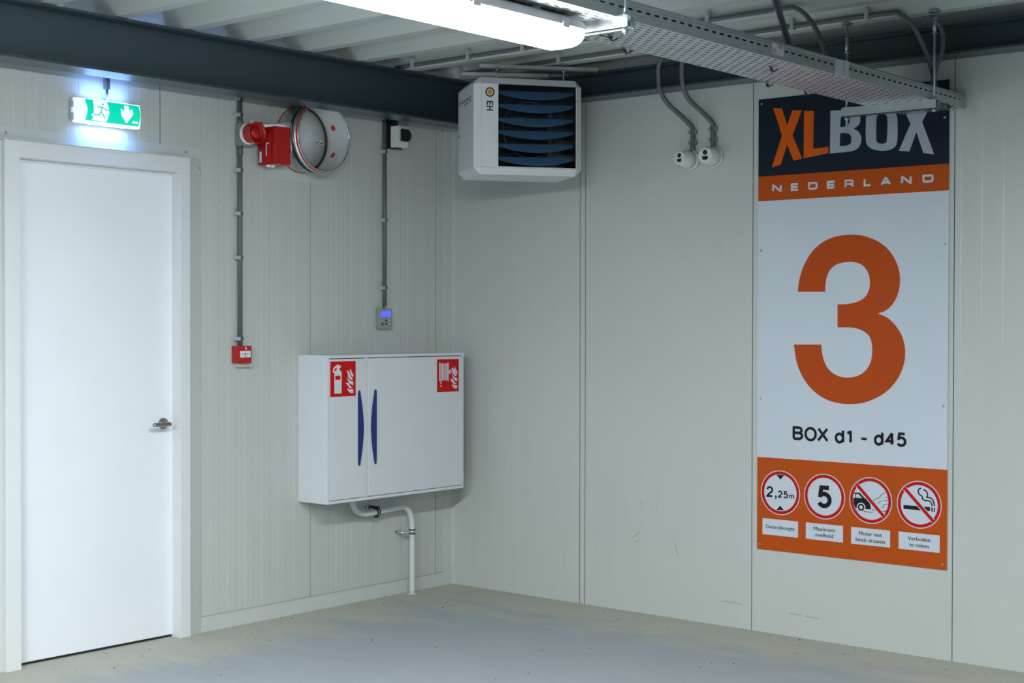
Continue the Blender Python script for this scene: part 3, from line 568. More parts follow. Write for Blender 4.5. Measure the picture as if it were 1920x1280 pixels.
wall_pipe('wall_conduit', 'grey vertical conduit from the beam down to the thermostat', -0.583, 1.652, 2.700, (2.525, 2.138, 1.756), 0.0115)
MB().tube([(-0.588, -.020, 1.665), (-0.592, -.022, 1.645), (-0.590, -.02, 1.625)], 0.004, 8).build('cable', 'black', None)
bpy.data.objects['cable']['label'] = 'short black cable end entering the thermostat top'; bpy.data.objects['cable']['category'] = 'cable'
jb = thing('junction_box', 'square grey junction box behind the red siren', 'junction box', (-1.59, 0, 2.47))
MB().rbox(-1.643, -1.545, -.056, -.001, 2.462, 2.578, .006, 'y').build('box_body', 'pvc2', jb)
MB().rbox(-1.641, -1.547, -.062, -.056, 2.464, 2.576, .006, 'y').build('box_lid', 'pvc2', jb)
sr = thing('fire_siren', 'red round fire alarm siren with white base on grey box', 'siren', (-1.612, -.062, 2.523))
sc_ = (-1.612, -.063, 2.523)
b_ = MB().lathe(sc_, (0, -1, 0), [(0, .052), (.002, .056), (.018, .056), (.020, .050)], 40, capend=True); b_.box(-1.600, -1.572, -.075, -.063, 2.575, 2.592); b_.build('base_ring', 'plastic_w', sr)
MB().lathe(sc_, (0, -1, 0), [(.018, .050), (.055, .047), (.062, .050), (.078, .056), (.082, .055), (.081, .050), (.070, .044), (.058, .040), (.056, .001)], 44).build('horn', 'red', sr)
MB().lathe(sc_, (0, -1, 0), [(.050, .036), (.066, .033), (.074, .024), (.078, .010), (.079, .0005)], 32).build('sounder_core', 'red', sr)

mc = thing('manual_call_point', 'small red square fire alarm call point with white window', 'call point', (-1.60, 0, 1.39))
MB().rbox(-1.650, -1.555, -.030, -.001, 1.332, 1.430, .005, 'y').build('back_box', 'paper', mc)
MB().rbox(-1.668, -1.578, -.055, -.006, 1.3515, 1.4400, .004, 'y').build('red_cover', 'red', mc, bevel=.001)
MB().rbox(-1.654, -1.586, -.0565, -.055, 1.381, 1.4145, .002, 'y').build('window', 'print_w', mc)
k = MB(); zc = 1.3985
k.prism(ring(-1.620, zc, .0046, 16), [], LW, .0565, .057)
for s in (-1, 1): k.prism([(-1.620+s*.010, zc), (-1.620+s*.016, zc+.0042), (-1.620+s*.016, zc+.0012), (-1.620+s*.022, zc+.0012), (-1.620+s*.022, zc-.0012), (-1.620+s*.016, zc-.0012), (-1.620+s*.016, zc-.0042)], [], LW, .0565, .057)
k.prism([(-1.6275, 1.385), (-1.6125, 1.385), (-1.620, 1.390)], [], LW, .0565, .057); k.build('pictogram', 'ink', mc)['kind'] = 'stuff'
k = MB(); k.stroke(arc(-1.6165, 1.4300, .0042, .0048, 0, 360, 14), .0022, LW, .055, .0556); k.prism([(-1.6145, 1.4275), (-1.611, 1.4275), (-1.609, 1.4205), (-1.6115, 1.4205)], [], LW, .055, .0556); k.prism([(-1.6205, 1.4255), (-1.6185, 1.4255), (-1.6185, 1.4205), (-1.6205, 1.4205)], [], LW, .055, .0556); k.build('lettering', 'print_w', mc)['kind'] = 'stuff'

# fire damper duct
DX, DZ = -1.1985, 2.536
fd = thing('fire_damper_duct', 'round galvanised duct stub with damper and red actuator', 'duct', (DX, 0, DZ))
A_ = (DX, 0, DZ); dirn = (0, -1, 0)
MB().rbox(-1.442, -.978, -.0055, -.001, 2.313, 2.66, .004, 'y').build('wall_plate', 'trim', fd)
for u, v in ((-1.425, 2.345), (-1.30, 2.325), (-1.10, 2.325), (-1.00, 2.335)): MB().cyl(LW(u, v, .0055), LW(u, v, .009), .005, .0035, 10).build('screw', 'trim', fd)
MB().lathe(A_, dirn, [(.0, .178), (.112, .178), (.115, .183), (.119, .183), (.121, .179), (.133, .179), (.136, .184), (.140, .184), (.144, .181), (.150, .186), (.158, .193), (.167, .195), (.174, .191), (.176, .186), (.188, .1855), (.190, .184), (.1905, .178), (.186, .1775), (.12, .176), (.012, .176)], 72).build('duct_sleeve', 'galv2', fd)
MB().lathe(A_, dirn, [(.0055, .178), (.007, .1798), (.012, .1798), (.014, .1785)], 64).build('wall_gasket', 'redseal', fd)
for dd in (.1255, .1435): MB().lathe(A_, dirn, [(dd-.004, .180), (dd-.003, .1865), (dd+.003, .1865), (dd+.004, .180)], 64).build('rubber_seal', 'rubber', fd)
MB().lathe(A_, dirn, [(.1755, .186), (.1760, .1885), (.1868, .1872), (.1875, .1850)], 64).build('front_seal', 'redseal', fd)
MB().lathe(A_, dirn, [(.185, .1765), (.012, .1752)], 72).build('inner_wall', 'galv3', fd)
bl = MB().lathe(A_, dirn, [(.010, .170), (.018, .170), (.018, .001)], 64).build('damper_blade', 'galv3', fd)
MB().lathe(A_, dirn, [(.012, .175), (.026, .173), (.026, .165), (.018, .165)], 64).build('blade_seal', 'rubber', fd)
for u in (-1.098, -1.067):
    k = MB(); k.cyl(LW(u, 2.530, .018), LW(u, 2.530, .022), .012, .010, 16); k.build('washer', 'galv2', bl); MB().cyl(LW(u, 2.530, .022), LW(u, 2.530, .026), .005, seg=8).build('bolt', 'black', bl)
for zz_ in (2.608, 2.461):
    dz = zz_-DZ; xr = DX+math.sqrt(.1757**2-dz*dz); nx, nz = -(xr-DX)/.1757, -dz/.1757
    MB().cyl((xr, -.085, zz_), (xr+nx*.003, -.085, zz_+nz*.003), .017, .015, 20).build('sensor_cap', 'redseal', fd)
# mounting bracket and actuator
k = MB(); k.rbox(-1.405, -1.385, -.150, -.012, 2.392, 2.600, .004, 'x'); k.rbox(-1.5, -1.39, -.014, -.008, 2.40, 2.60, .01, 'y')
k.cyl((-1.386, -.09, 2.53), (-1.368, -.09, 2.53), .018, seg=18)
k.box(-1.386, -1.36, -.12, -.11, 2.44, 2.56)
k.build('bracket', 'galv2', fd, bevel=.002)
ac = MB().rbox(-1.514, -1.405, -.160, -.030, 2.372, 2.566, .004, 'y').build('actuator', 'red', fd, bevel=.003)
k = MB(); k.rbox(-1.524, -1.514, -.135, -.07, 2.385, 2.545, .012, 'x'); k.rbox(-1.530, -1.524, -.125, -.085, 2.45, 2.53, .012, 'x')
k.build('actuator_cover', 'red', ac, bevel=.002)
k = MB(); k.rbox(-1.5262, -1.524, -.070, -.055, 2.385, 2.44, .001, 'x'); k.build('type_label', 'print_w', ac)
k = MB(); k.box(-1.5315, -1.529, -.118, -.112, 2.415, 2.475); k.box(-1.5315, -1.529, -.135, -.112, 2.475, 2.481); k.build('lever', 'print_w', ac)
for gx in (-1.495, -1.468): MB().lathe((gx, -.09, 2.372), (0, 0, -1), [(0, .014), (.006, .014), (.011, .010), (.013, .001)], 16).build('cable_gland', 'plastic_w', ac)

# motion sensor on the second conduit
ms = thing('motion_sensor', 'small white box sensor with black dome below the beam', 'sensor', (-0.54, 0, 2.54))
k = MB(); k.rbox(-0.553, -0.545, -.085, -.001, 2.545, 2.735, .003, 'x'); k.box(-.548, -.49, -.03, -.001, 2.69, 2.735); k.box(-.553, -.50, -.075, -.04, 2.540, 2.552); k.build('bracket', 'black', ms)
wb = MB(); wb.rbox(-0.566, -0.478, -.105, -.050, 2.548, 2.668, .004, 'y'); wb.build('housing', 'plastic_w', ms, bevel=.002)
f2 = LW
dm = MB(); dm.prism([(-.542, 2.582), (-.542, 2.652), (-.505, 2.652)]+[(-.500+.034*math.cos(t), 2.617+.035*math.sin(t)) for t in [math.pi/2-math.pi*i/14 for i in range(15)]]+[(-.505, 2.582)], [], LW, .103, .116); dm.build('dome_window', 'black', ms)

# thermostat
th = thing('thermostat', 'grey wall thermostat with blue lit display and small buttons', 'thermostat', (-0.58, 0, 1.58))
MB().rbox(-.6345, -.532, -.030, -.001, 1.5215, 1.6400, .010, 'y').build('housing', 'grey_btn', th, bevel=.003)
MB().rbox(-.6215, -.5435, -.0315, -.030, 1.5925, 1.6235, .003, 'y').build('display', 'lcd', th)
for u, v, mm in ((-.5815, 1.571, 'black'), (-.6105, 1.552, 'black'), (-.5815, 1.552, 'black'), (-.5524, 1.570, 'clip'), (-.5524, 1.552, 'clip')):
    MB().rbox(u-.0052, u+.0052, -.0325, -.030, v-.006, v+.006, .002, 'y').build('button', mm, th)

# ------------------------------------------------------------------ fire hose and extinguisher cabinet
cb = thing('fire_cabinet', 'wide white wall cabinet for hose reel and extinguisher', 'cabinet', (-0.68, 0, 0.60))
CX0, CX1, CZ0, CZ1, CF = -1.214, -0.148, 0.602, 1.387, 0.230
body = MB(); t = .0015
body.box(CX0, CX1, -.01, -.001, CZ0, CZ1); body.box(CX0, CX0+.012, -CF, -.01, CZ0+.016, CZ1-.016); body.box(CX1-.012, CX1, -CF, -.01, CZ0+.016, CZ1-.016)
body.box(CX0, CX1, -CF, -.01, CZ1-.016, CZ1); body.box(CX0, CX1, -CF, -.01, CZ0, CZ0+.016); body.box(-.938, -.922, -CF+.001, -.01, CZ0+.016, CZ1-.016)
body.build('body', 'white', cb, bevel=.0008)
def cdoor(a0, a1, gap_top):
    return MB().box(a0, a1, -CF-.003, -CF+.020, CZ0+.019, CZ1-gap_top).build('door', 'white', cb, bevel=.0018)
dl = cdoor(CX0+.0150, -.9405, .0200); dr = cdoor(-.9195, CX1-.0150, .0200)
FD = CF+.003
def bow(xs, side, z0, z1, dpar):
    n = 18; out = []
    for i in range(n+1):
        t = i/n; z = z0+(z1-z0)*t; out.append((xs+side*(.005+.027*math.sin(math.pi*t)), z))
    back = [(xs-side*.004, z1), (xs-side*.007, z1-.02), (xs-side*.007, z0+.02), (xs-side*.004, z0)]
    m_ = MB(); m_.prism(out+back, [], LW, FD, FD+.007); o = m_.build('handle', 'blue', dpar, bevel=.002); return o
bow(-.9890, 1, .792, 1.196, dl); bow(-.8665, -1, .792, 1.196, dr)
def safety(par, rect, shapes, holes_lab, extra=None):
    a0, a1, b0, b1 = rect
    o = MB().prism([(a0, b0), (a1, b0), (a1, b1), (a0, b1)], [], LW, FD, FD+.0012).build('safety_sign', 'signred', par)
    k = MB()
    for s_ in shapes: k.prism(soft(s_, True, 3, 50), [], LW, FD+.0012, FD+.0016)
    if extra: k.prism(extra[0], [extra[1]], LW, FD+.0012, FD+.0016)
    k.build('pictogram', 'print_w', par)['kind'] = 'stuff'
    if holes_lab: MB().prism(holes_lab, [], LW, FD+.0016, FD+.0019).build('pictogram_label', 'signred', par)
safety(dl, (-1.197, -1.0135, 1.168, 1.3545), EXT, EXT_LAB)
hc = (-.2668, 1.2791)
safety(dr, (-.3765, -.1942, 1.1640, 1.3508), HOSE, None, (ring(*hc, .0118, 20), ring(*hc, .0045, 12)))

# supply pipe under the cabinet
sp = thing('water_pipe', 'white bent water pipe from floor up under the cabinet', 'pipe', (-0.40, -.06, 0))
MB().tube([(-.893, -.075, .592), (-.880, -.072, .56), (-.850, -.066, .522), (-.80, -.060, .502), (-.75, -.06, .496), (-.62, -.06, .502), (-.50, -.06, .508), (-.455, -.06, .502), (-.420, -.06, .470), (-.403, -.06, .42), (-.399, -.06, .36), (-.399, -.06, .20), (-.399, -.06, .0)], .0165, 18, sub=6).build('tube', 'pipe', sp)
MB().cyl((-.399, -.06, 0), (-.399, -.06, .006), .031, .028, 24).build('floor_collar', 'trim', sp)
k = MB()
for dx in (-.008, .010): k.cyl((-.686+dx, -.06, .499), (-.686+dx+.005, -.06, .499), .0215, seg=20)
k.box(-.692, -.676, -.075, -.001, .519, .531); k.box(-.70, -.672, -.066, -.054, .468, .480); k.build('pipe_clamp', 'rubber', sp)
k = MB(); k.cyl((-.688, -.06, .499), (-.680, -.06, .499), .0225, seg=20); k.cyl((-.715, -.03, .523), (-.715, -.001, .523), .008, seg=12); k.build('pipe_clamp', 'galv2', sp)
k = MB(); k.cyl((-.399, -.06, .349), (-.399, -.06, .369), .0215, seg=20); k.rbox(-.470, -.418, -.066, -.054, .352, .366, .004, 'y'); k.cyl((-.470, -.062, .360), (-.470, -.001, .360), .009, seg=14); k.build('pipe_clamp', 'galv2', sp)
k = MB(); k.cyl((-.399, -.06, .345), (-.399, -.06, .349), .0205, seg=20); k.cyl((-.399, -.06, .369), (-.399, -.06, .373), .0205, seg=20); k.build('rubber_seal', 'rubber', sp)

# ------------------------------------------------------------------ exit sign
ex = thing('exit_sign', 'lit green emergency exit sign with running man above the door', 'exit sign', (-2.45, 0, 2.54))
EX0, EX1, EZ0, EZ1 = -2.636, -2.272, 2.479, 2.594
m_ = MB()
def curve_body(x0, x1, y_back, y_front, z0, z1, bul):
    pr = [(y_back, z0), (y_front+bul, z0)]
    for i in range(9):
        t = i/8; pr.append((y_front+bul*(1-math.sin(math.pi*t)), z0+(z1-z0)*t))
    pr += [(y_front+bul, z1), (y_back, z1)]
    return pr
pr = curve_body(0, 0, -.045, -.085, EZ0, EZ1, .010); n = len(pr)
def ext_x(pr, x0, x1):
    n = len(pr); return MB().add([(x0, y, z) for y, z in pr]+[(x1, y, z) for y, z in pr], [tuple(range(n)), tuple(range(2*n-1, n-1, -1))]+[(i, (i+1) % n, n+(i+1) % n, n+i) for i in range(n)])
ext_x(pr, EX0+.008, EX1-.004).build('lit_cover', 'exit_w', ex, bevel=.003)
MB().rbox(EX0, EX1, -.045, -.032, EZ0+.006, EZ1-.004, .012, 'y').build('back_housing', 'exit_side', ex, bevel=.002)
for za, zb in ((EZ0+.012, EZ0+.045), (EZ0+.070, EZ1-.014)): MB().box(EX0+.001, EX0+.008, -.060, -.045, za, zb).build('side_catch', 'exit_side', ex)
k = MB(); k.box(-2.56, -2.35, -.078, -.052, EZ0-.0012, EZ0+.001); k.build('light_window', 'exit_strip', ex)
k = MB(); k.box(-2.56, -2.35, -.075, -.055, EZ1-.001, EZ1+.0012); k.build('light_window', 'exit_strip', ex)
def bulge(v): return .0855+.010*math.sin(math.pi*min(1, max(0, (v-EZ0)/(EZ1-EZ0))))
def EXF(off):
    return lambda u, v, d: (u, -(bulge(v)+d), v)
def grid_prism(poly, f, d0, d1, slices=8):
    """cut a polygon into horizontal slices so that it follows the bulged cover"""
    vs_ = [p[1] for p in poly]; lo, hi = min(vs_), max(vs_); m_ = MB()
    def clip(pts, zc, keep_above):
        out = []
        for i in range(len(pts)):
            a, b = pts[i], pts[(i+1) % len(pts)]; ia = (a[1] >= zc) == keep_above; ib = (b[1] >= zc) == keep_above
            if ia: out.append(a)
            if ia != ib and abs(b[1]-a[1]) > 1e-9: t = (zc-a[1])/(b[1]-a[1]); out.append((a[0]+(b[0]-a[0])*t, zc))
        return out
    for s_ in range(slices):
        z0 = lo+(hi-lo)*s_/slices; z1 = lo+(hi-lo)*(s_+1)/slices
        p = clip(clip(poly, z0+1e-7, True), z1-1e-7, False)
        if len(p) > 2: m_.prism(p, [], f, d0, d1)
    return m_
gg = grid_prism([(-2.589, 2.588), (-2.579, 2.5395), (-2.588, 2.491), (-2.296, 2.4890), (-2.287, 2.538), (-2.292, 2.5865)], EXF(0), .0, .0006).build('green_panel', 'exit_g', ex)
grid_prism(EXIT_DOOR, EXF(0), .0006, .0010, 6).build('door_symbol', 'exit_w', ex)
grid_prism(EXIT_ARROW, EXF(0), .0006, .0010, 6).build('down_arrow', 'exit_w', ex)
grid_prism(EXIT_TAG, EXF(0), .0006, .0010, 2).build('type_label', 'exit_w', ex)
k = MB()
for l in EXIT_MAN: k.stroke(l, .0052, EXF(0), .0010, .0024)
k.prism(ring(*EXIT_HEAD[0], .0055, 16), [], EXF(0), .0010, .0024); k.build('running_man', 'exit_m', ex)
MB().lathe((-2.425, -.05, 2.590), (0, 0, 1), [(0, .013), (.008, .013), (.014, .008), (.016, .001)], 18).build('cable_gland', 'exit_side', ex)
ex.location += Vector((.020, .030, .005))
ecc = thing('wall_conduit', 'short grey conduit from beam down to the exit sign', 'conduit', (-2.427, 0, 2.6))
MB().rbox(-2.440, -2.4165, -.038, -.012, 2.657, 2.72, .004, 'z').build('trunking', 'pvc', ecc)
MB().cyl((-2.430, -.030, 2.60), (-2.430, -.030, 2.66), .0065, seg=12).build('tube', 'pvc', ecc)
for nm, z, rx, pw in (('exit_sign_light', EZ0-.003, 0, 1.15), ('exit_sign_light', EZ1+.012, math.pi, 0.8)):
    d = bpy.data.lights.new(nm, 'AREA'); d.shape = 'RECTANGLE'; d.size = .24; d.size_y = .03; d.energy = pw; d.color = (0.18, 0.39, 1.0)
    o = bpy.data.objects.new(nm, d); COL.objects.link(o); o.location = (-2.435, -.045, z); o.rotation_euler = (rx, 0, 0)

# ------------------------------------------------------------------ unit heater
A0 = -0.6044; HC = Vector((-0.628, -1.12, 2.572)); he = Vector((math.cos(A0), math.sin(A0), 0)); hn = Vector((math.sin(A0), -math.cos(A0), 0)); hz = Vector((0, 0, 1))
HW, HH, HB, HD = 0.2549, 0.2144, 0.0345, 0.3756
def HF(u, v, d): return tuple(HC+he*u+hz*v-hn*d)
HFd = lambda u, v, d: HF(u, v, -d)
ht = thing('unit_heater', 'pale grey suspended fan heater with blue louvres in the corner', 'heater', tuple(HC-hn*.19-hz*.25))
W0, W1, Z0_, Z1_ = -.1662, .2506, -.2090, .2122
# body behind the bezel: octagonal section
oc = [(-HW-HB, -HH), (-HW, -HH-HB), (HW, -HH-HB), (HW+HB, -HH), (HW+HB, HH), (HW, HH+HB), (-HW, HH+HB), (-HW-HB, HH)]
n = 8; k = MB(); k.add([HF(u, v, HB) for u, v in oc]+[HF(u, v, HD) for u, v in oc], [(i, (i+1) % n, n+(i+1) % n, n+i) for i in range(n)]+[tuple(range(2*n-1, n-1, -1))])
k.build('housing', 'heater', ht)
# front panel (left strip) and slim rims round the outlet
k = MB(); k.prism([(-HW+.001, -HH+.001), (HW-.001, -HH+.001), (HW-.001, HH-.001), (-HW+.001, HH-.001)], [[(W0, Z0_), (W1, Z0_), (W1, Z1_), (W0, Z1_)]], HFd, -.012, 0)
k.build('front_panel', 'heater', ht)
g = .0009
def bez(a, b, c, d):
    vs = [HF(*a, 0), HF(*b, 0), HF(*c, HB), HF(*d, HB)]; vs2 = [tuple(Vector(p)+hn*-.004) for p in vs]
    return MB().add(vs+vs2, [(0, 1, 2, 3), (4, 7, 6, 5), (0, 4, 5, 1), (1, 5, 6, 2), (2, 6, 7, 3), (3, 7, 4, 0)]).build('bezel', 'heater', ht)
bez((-HW, -HH+g), (-HW, HH-g), (-HW-HB, HH-g), (-HW-HB, -HH+g)); bez((HW, -HH+g), (HW, HH-g), (HW+HB, HH-g), (HW+HB, -HH+g))
bez((-HW+g, HH), (HW-g, HH), (HW-g, HH+HB), (-HW+g, HH+HB)); bez((-HW+g, -HH), (HW-g, -HH), (HW-g, -HH-HB), (-HW+g, -HH-HB))
for sx in (-1, 1):
    for sz in (-1, 1):
        p = [HF(sx*HW, sz*HH, 0), HF(sx*(HW+HB), sz*HH, HB), HF(sx*HW, sz*(HH+HB), HB)]; p2 = [tuple(Vector(q)-hn*.004) for q in p]
        MB().add(p+p2, [(0, 1, 2), (3, 5, 4), (0, 3, 4, 1), (1, 4, 5, 2), (2, 5, 3, 0)]).build('corner_cap', 'heater', ht)
# dark seam backing
k = MB(); k.add([HF(u*.985, v*.985, HB+.004) for u, v in oc]+[HF(u, v, .0035) for u, v in [(-HW, -HH), (-HW, -HH), (HW, -HH), (HW, -HH), (HW, HH), (HW, HH), (-HW, HH), (-HW, HH)]], [(i, (i+1) % 8, 8+(i+1) % 8, 8+i) for i in range(8)])
k.build('seam_liner', 'black', ht)
# outlet box interior
k = MB(); D1 = .20
k.add([HF(u, v, .002) for u, v in ((W0, Z0_), (W1, Z0_), (W1, Z1_), (W0, Z1_))]+[HF(u, v, D1) for u, v in ((W0, Z0_), (W1, Z0_), (W1, Z1_), (W0, Z1_))], [(0, 1, 5, 4), (1, 2, 6, 5), (2, 3, 7, 6), (3, 0, 4, 7), (4, 5, 6, 7)])
k.build('outlet_duct', 'dark', ht)
k = MB()
for (u0, v0, u1) in ((-.02, .113, .09), (-.06, .06, .02), (-.10, -.20, -.07), (-.01, -.203, .10)):
    k.prism([(u0, v0), (u1, v0-.002), (u1, v0+.006), (u0, v0+.006)], [], HFd, -.15, -.145)
k.prism(ring(.04, 0, .15, 32), [ring(.04, 0, .142, 32)], HFd, -.15, -.14)
k.build('fan_guard', 'rubber', ht)
k = MB(); k.prism([(.115, -.205), (.135, -.205), (.135, .12), (.128, .135), (.115, .12)], [], HFd, -.06, -.057); k.build('link_bar', 'dark', ht)
# blue bowed louvres
for zt in (.1855, .1180, .0465, -.0180, -.0862, -.1548):
    N = 16; top = []; bot = []
    for i in range(N+1):
        t = i/N; u = W0+.004+(W1-W0-.008)*t; b = .013+.035*math.sin(math.pi*t)**.8
        top.append(HF(u, zt+.004*t, .050)); bot.append(HF(u, zt+.004*t-b, .050-b*.85))
    th_ = [tuple(Vector(p)-hn*.0012-hz*.0010) for p in top+bot]; m = N+1
    fs = [(i, i+1, m+i+1, m+i) for i in range(N)]+[(2*m+i, 3*m+i, 3*m+i+1, 2*m+i+1) for i in range(N)]+[(i, 2*m+i, 2*m+i+1, i+1) for i in range(N)]+[(m+i, m+i+1, 3*m+i+1, 3*m+i) for i in range(N)]
    MB().add(top+bot+th_, fs, False).build('louvre', 'louver', ht)
for v in (.14, -.002, -.145):
    for u in (W0-.003, W1+.001): MB().cyl(HF(u, v, 0), HF(u, v, -.002), .0028, seg=8).build('screw', 'galv', ht)
# logo and letters
lc = (-.2109, .1685)
MB().prism(ring(*lc, .0245, 36), [ring(*lc, .0180, 36)], HFd, 0, .0005).build('logo_ring', 'navy', ht)
MB().prism(ring(*lc, .0145, 28), [], HFd, 0, .0005).build('logo_dot', 'amber', ht)
k = MB(); a, b = -.2282, -.1939; q = .0062
def RR(u0, u1, v0, v1): k.prism([(u0, v0), (u1, v0), (u1, v1), (u0, v1)], [], HFd, 0, .0005)
RR(a, b, .1228-q, .1228); RR(a, a+q, .1010, .1228); RR(b-q, b, .1010, .1228); RR((a+b)/2-q/2, (a+b)/2+q/2, .1025, .1228)   # E turned clockwise
k.build('letter', 'navy', ht); k = MB()
RR(a, b, .0978-q, .0978); RR(a, b, .0735, .0735+q); RR((a+b)/2-q/2, (a+b)/2+q/2, .0735, .0978)                                    # H turned clockwise
k.build('letter', 'navy', ht)
# maker's mark on the side
def HS(d, v, o): return tuple(HC+he*(-HW-HB-o)-hn*d+hz*v)
k = MB(); SF = lambda u, v, d: HS(u, v, d)
for i in range(9):
    d_ = .315-.021*i; k.prism([(d_, .142), (d_-.013, .142), (d_-.013, .158), (d_, .158)], [[(d_-.004, .146), (d_-.009, .146), (d_-.009, .154), (d_-.004, .154)]] if i % 2 else [], SF, 0, .0005)
k.prism([(.345, .136), (.330, .136), (.330, .164), (.345, .164)], [], SF, 0, .0005)
k.prism([(.240, .128), (.145, .128), (.145, .134), (.240, .134)], [], SF, 0, .0005)
k.prism([(.108+.016*math.cos(t), .145+.019*math.sin(t)) for t in [2*math.pi*i/20 for i in range(20)]], [[(.108+.009*math.cos(t), .145+.012*math.sin(t)) for t in [2*math.pi*i/20 for i in range(20)]]], SF, 0, .0005)
sm_ = k.build('side_mark', mat('side_mark_grey', (.10, .12, .15), .5), ht); sm_['kind'] = 'stuff'
k = MB(); k.prism([(.362, -.030), (.352, -.030), (.352, -.012), (.362, -.012)], [], SF, 0, .002); k.prism([(.360, .0), (.354, .0), (.357, .022)], [], SF, 0, .0006); k.build('side_switch', 'black', ht)
k = MB()
for u, v in ((-.14, HB+.02), (-.13, HB+.02), (.02, HB+.03), (.21, HB+.015), (.22, HB+.015)): k.box(-.003, .003, -.003, .003, -.001, .001, Matrix.Translation(Vector(HF(u, -HH-HB, v))))
k.build('drain_slot', 'black', ht)['kind'] = 'stuff'
# hanging rods and rails
rods = []
for lat, back in ((-.122, .205), (.236, .175)):
    p = Vector(HF(lat, 0, back)); k = MB(); k.cyl((p.x, p.y, HC.z+HH+HB-.002), (p.x, p.y, 2.905), .0042, seg=10); k.cyl((p.x, p.y, 2.885), (p.x, p.y, 2.899), .010, seg=6); k.cyl((p.x, p.y, HC.z+HH+HB), (p.x, p.y, HC.z+HH+HB+.010), .009, seg=6)
    k.build('hanging_rod', 'galv', ht)
def rail(name, label, a, b):
    a = Vector(a); b = Vector(b); d = (b-a).normalized(); nn = Vector((-d.y, d.x, 0))
    m_ = MB(); X = Matrix((( d.x, nn.x, 0, a.x), (d.y, nn.y, 0, a.y), (0, 0, 1, a.z), (0, 0, 0, 1))); L = (b-a).length
    m_.box(0, L, -.02, .02, .017, .0195, X); m_.box(0, L, -.02, -.0175, 0, .017, X); m_.box(0, L, .0175, .02, 0, .017, X); m_.box(0, L, -.02, -.012, 0, .002, X); m_.box(0, L, .012, .02, 0, .002, X)
    return tag(m_.build(name, 'galv'), label, 'rail', 'rails above the heater')
rail('mounting_rail', 'front steel rail under the roof deck carrying the heater', (-.66, -.80, 2.902), (-.16, -1.205, 2.902))
rail('mounting_rail', 'rear steel rail under the roof deck behind the heater', (-.52, -.55, 2.904), (-.17, -.87, 2.904))

# ------------------------------------------------------------------ cable tray with real perforations
TX0, TX1, TY0, TY1, TZ, TH = -5.4, -0.012, -3.195, -2.888, 2.545, 0.058
tr = thing('cable_tray', 'long perforated galvanised cable tray running to the right wall', 'cable tray', (-2.6, -3.04, TZ))
def perforated(m_, f, u0, u1, v0, v1, pu, nrow, lu, lv, stagger, umin=None):
    """slotted sheet: rows along v, slots long in u; f(u,v) -> point"""
    hv = (v1-v0)/nrow
    nc = int((u1-u0)/pu)
    for r in range(nrow):
        a = v0+hv*r; b = a+hv; va = (a+b)/2-lv/2; vb = (a+b)/2+lv/2
        sh = (pu/2 if (r % 2 and stagger) else 0)
        us = [u0]
        for c in range(nc):
            s_ = u0+sh+c*pu+(pu-lu)/2
            if s_+lu < u1-.004: us += [s_, s_+lu]
        us.append(u1)
        m_.add([f(u0, a), f(u1, a), f(u1, va), f(u0, va)], [(0, 1, 2, 3)]); m_.add([f(u0, vb), f(u1, vb), f(u1, b), f(u0, b)], [(0, 1, 2, 3)])
        for i in range(0, len(us), 2): m_.add([f(us[i], va), f(us[i+1], va), f(us[i+1], vb), f(us[i], vb)], [(0, 1, 2, 3)])
m_ = MB(); perforated(m_, lambda u, v: (u, v, TZ), TX0, TX1, TY0+.006, TY1-.006, .050, 11, .026, .0078, True)
m_.add([(TX0, TY0, TZ), (TX1, TY0, TZ), (TX1, TY0+.006, TZ), (TX0, TY0+.006, TZ)], [(0, 1, 2, 3)]); m_.add([(TX0, TY1-.006, TZ), (TX1, TY1-.006, TZ), (TX1, TY1, TZ), (TX0, TY1, TZ)], [(0, 1, 2, 3)])
o = m_.build('tray_bottom', 'galv', tr); so = o.modifiers.new('solid', 'SOLIDIFY'); so.thickness = .0012
for yy, s in ((TY0, 1), (TY1, -1)):
    m_ = MB(); perforated(m_, lambda u, v: (u, yy, v), TX0, TX1, TZ+.024, TZ+.046, .050, 1, .026, .0070, False)
    m_.add([(TX0, yy, TZ), (TX1, yy, TZ), (TX1, yy, TZ+.024), (TX0, yy, TZ+.024)], [(0, 1, 2, 3)])
    e_ = [(yy, TZ+.046), (yy, TZ+.052), (yy-s*.004, TZ+.058), (yy, TZ+.063), (yy+s*.010, TZ+.064), (yy+s*.012, TZ+.060)]
    for i in range(len(e_)-1): m_.add([(TX0, e_[i][0], e_[i][1]), (TX1, e_[i][0], e_[i][1]), (TX1, e_[i+1][0], e_[i+1][1]), (TX0, e_[i+1][0], e_[i+1][1])], [(0, 1, 2, 3)], True)
    o = m_.build('tray_side', 'galv', tr); so = o.modifiers.new('solid', 'SOLIDIFY'); so.thickness = .0012
random.seed(9); k = MB()
for i in range(72):  # added cables, stacked in layers so the tray slots look dark
    y = TY0+.008+(TY1-TY0-.016)*((i % 24)+.5)/24; lay = .0125*(i//24); r = random.choice((.0052, .0058, .0064)); pts = []
    for j in range(13): pts.append((TX0+.05+(TX1-TX0-.12)*j/12, min(max(y+random.uniform(-.004, .004), TY0+r+.002), TY1-r-.002), TZ+.003+r+lay+random.uniform(0, .004)))
    k.tube(pts, r, 7, sub=2)
tag(k.build('cable_bundle', 'rubber'), 'dark cables stacked in the perforated tray to darken its slots', 'cables', kind='stuff')
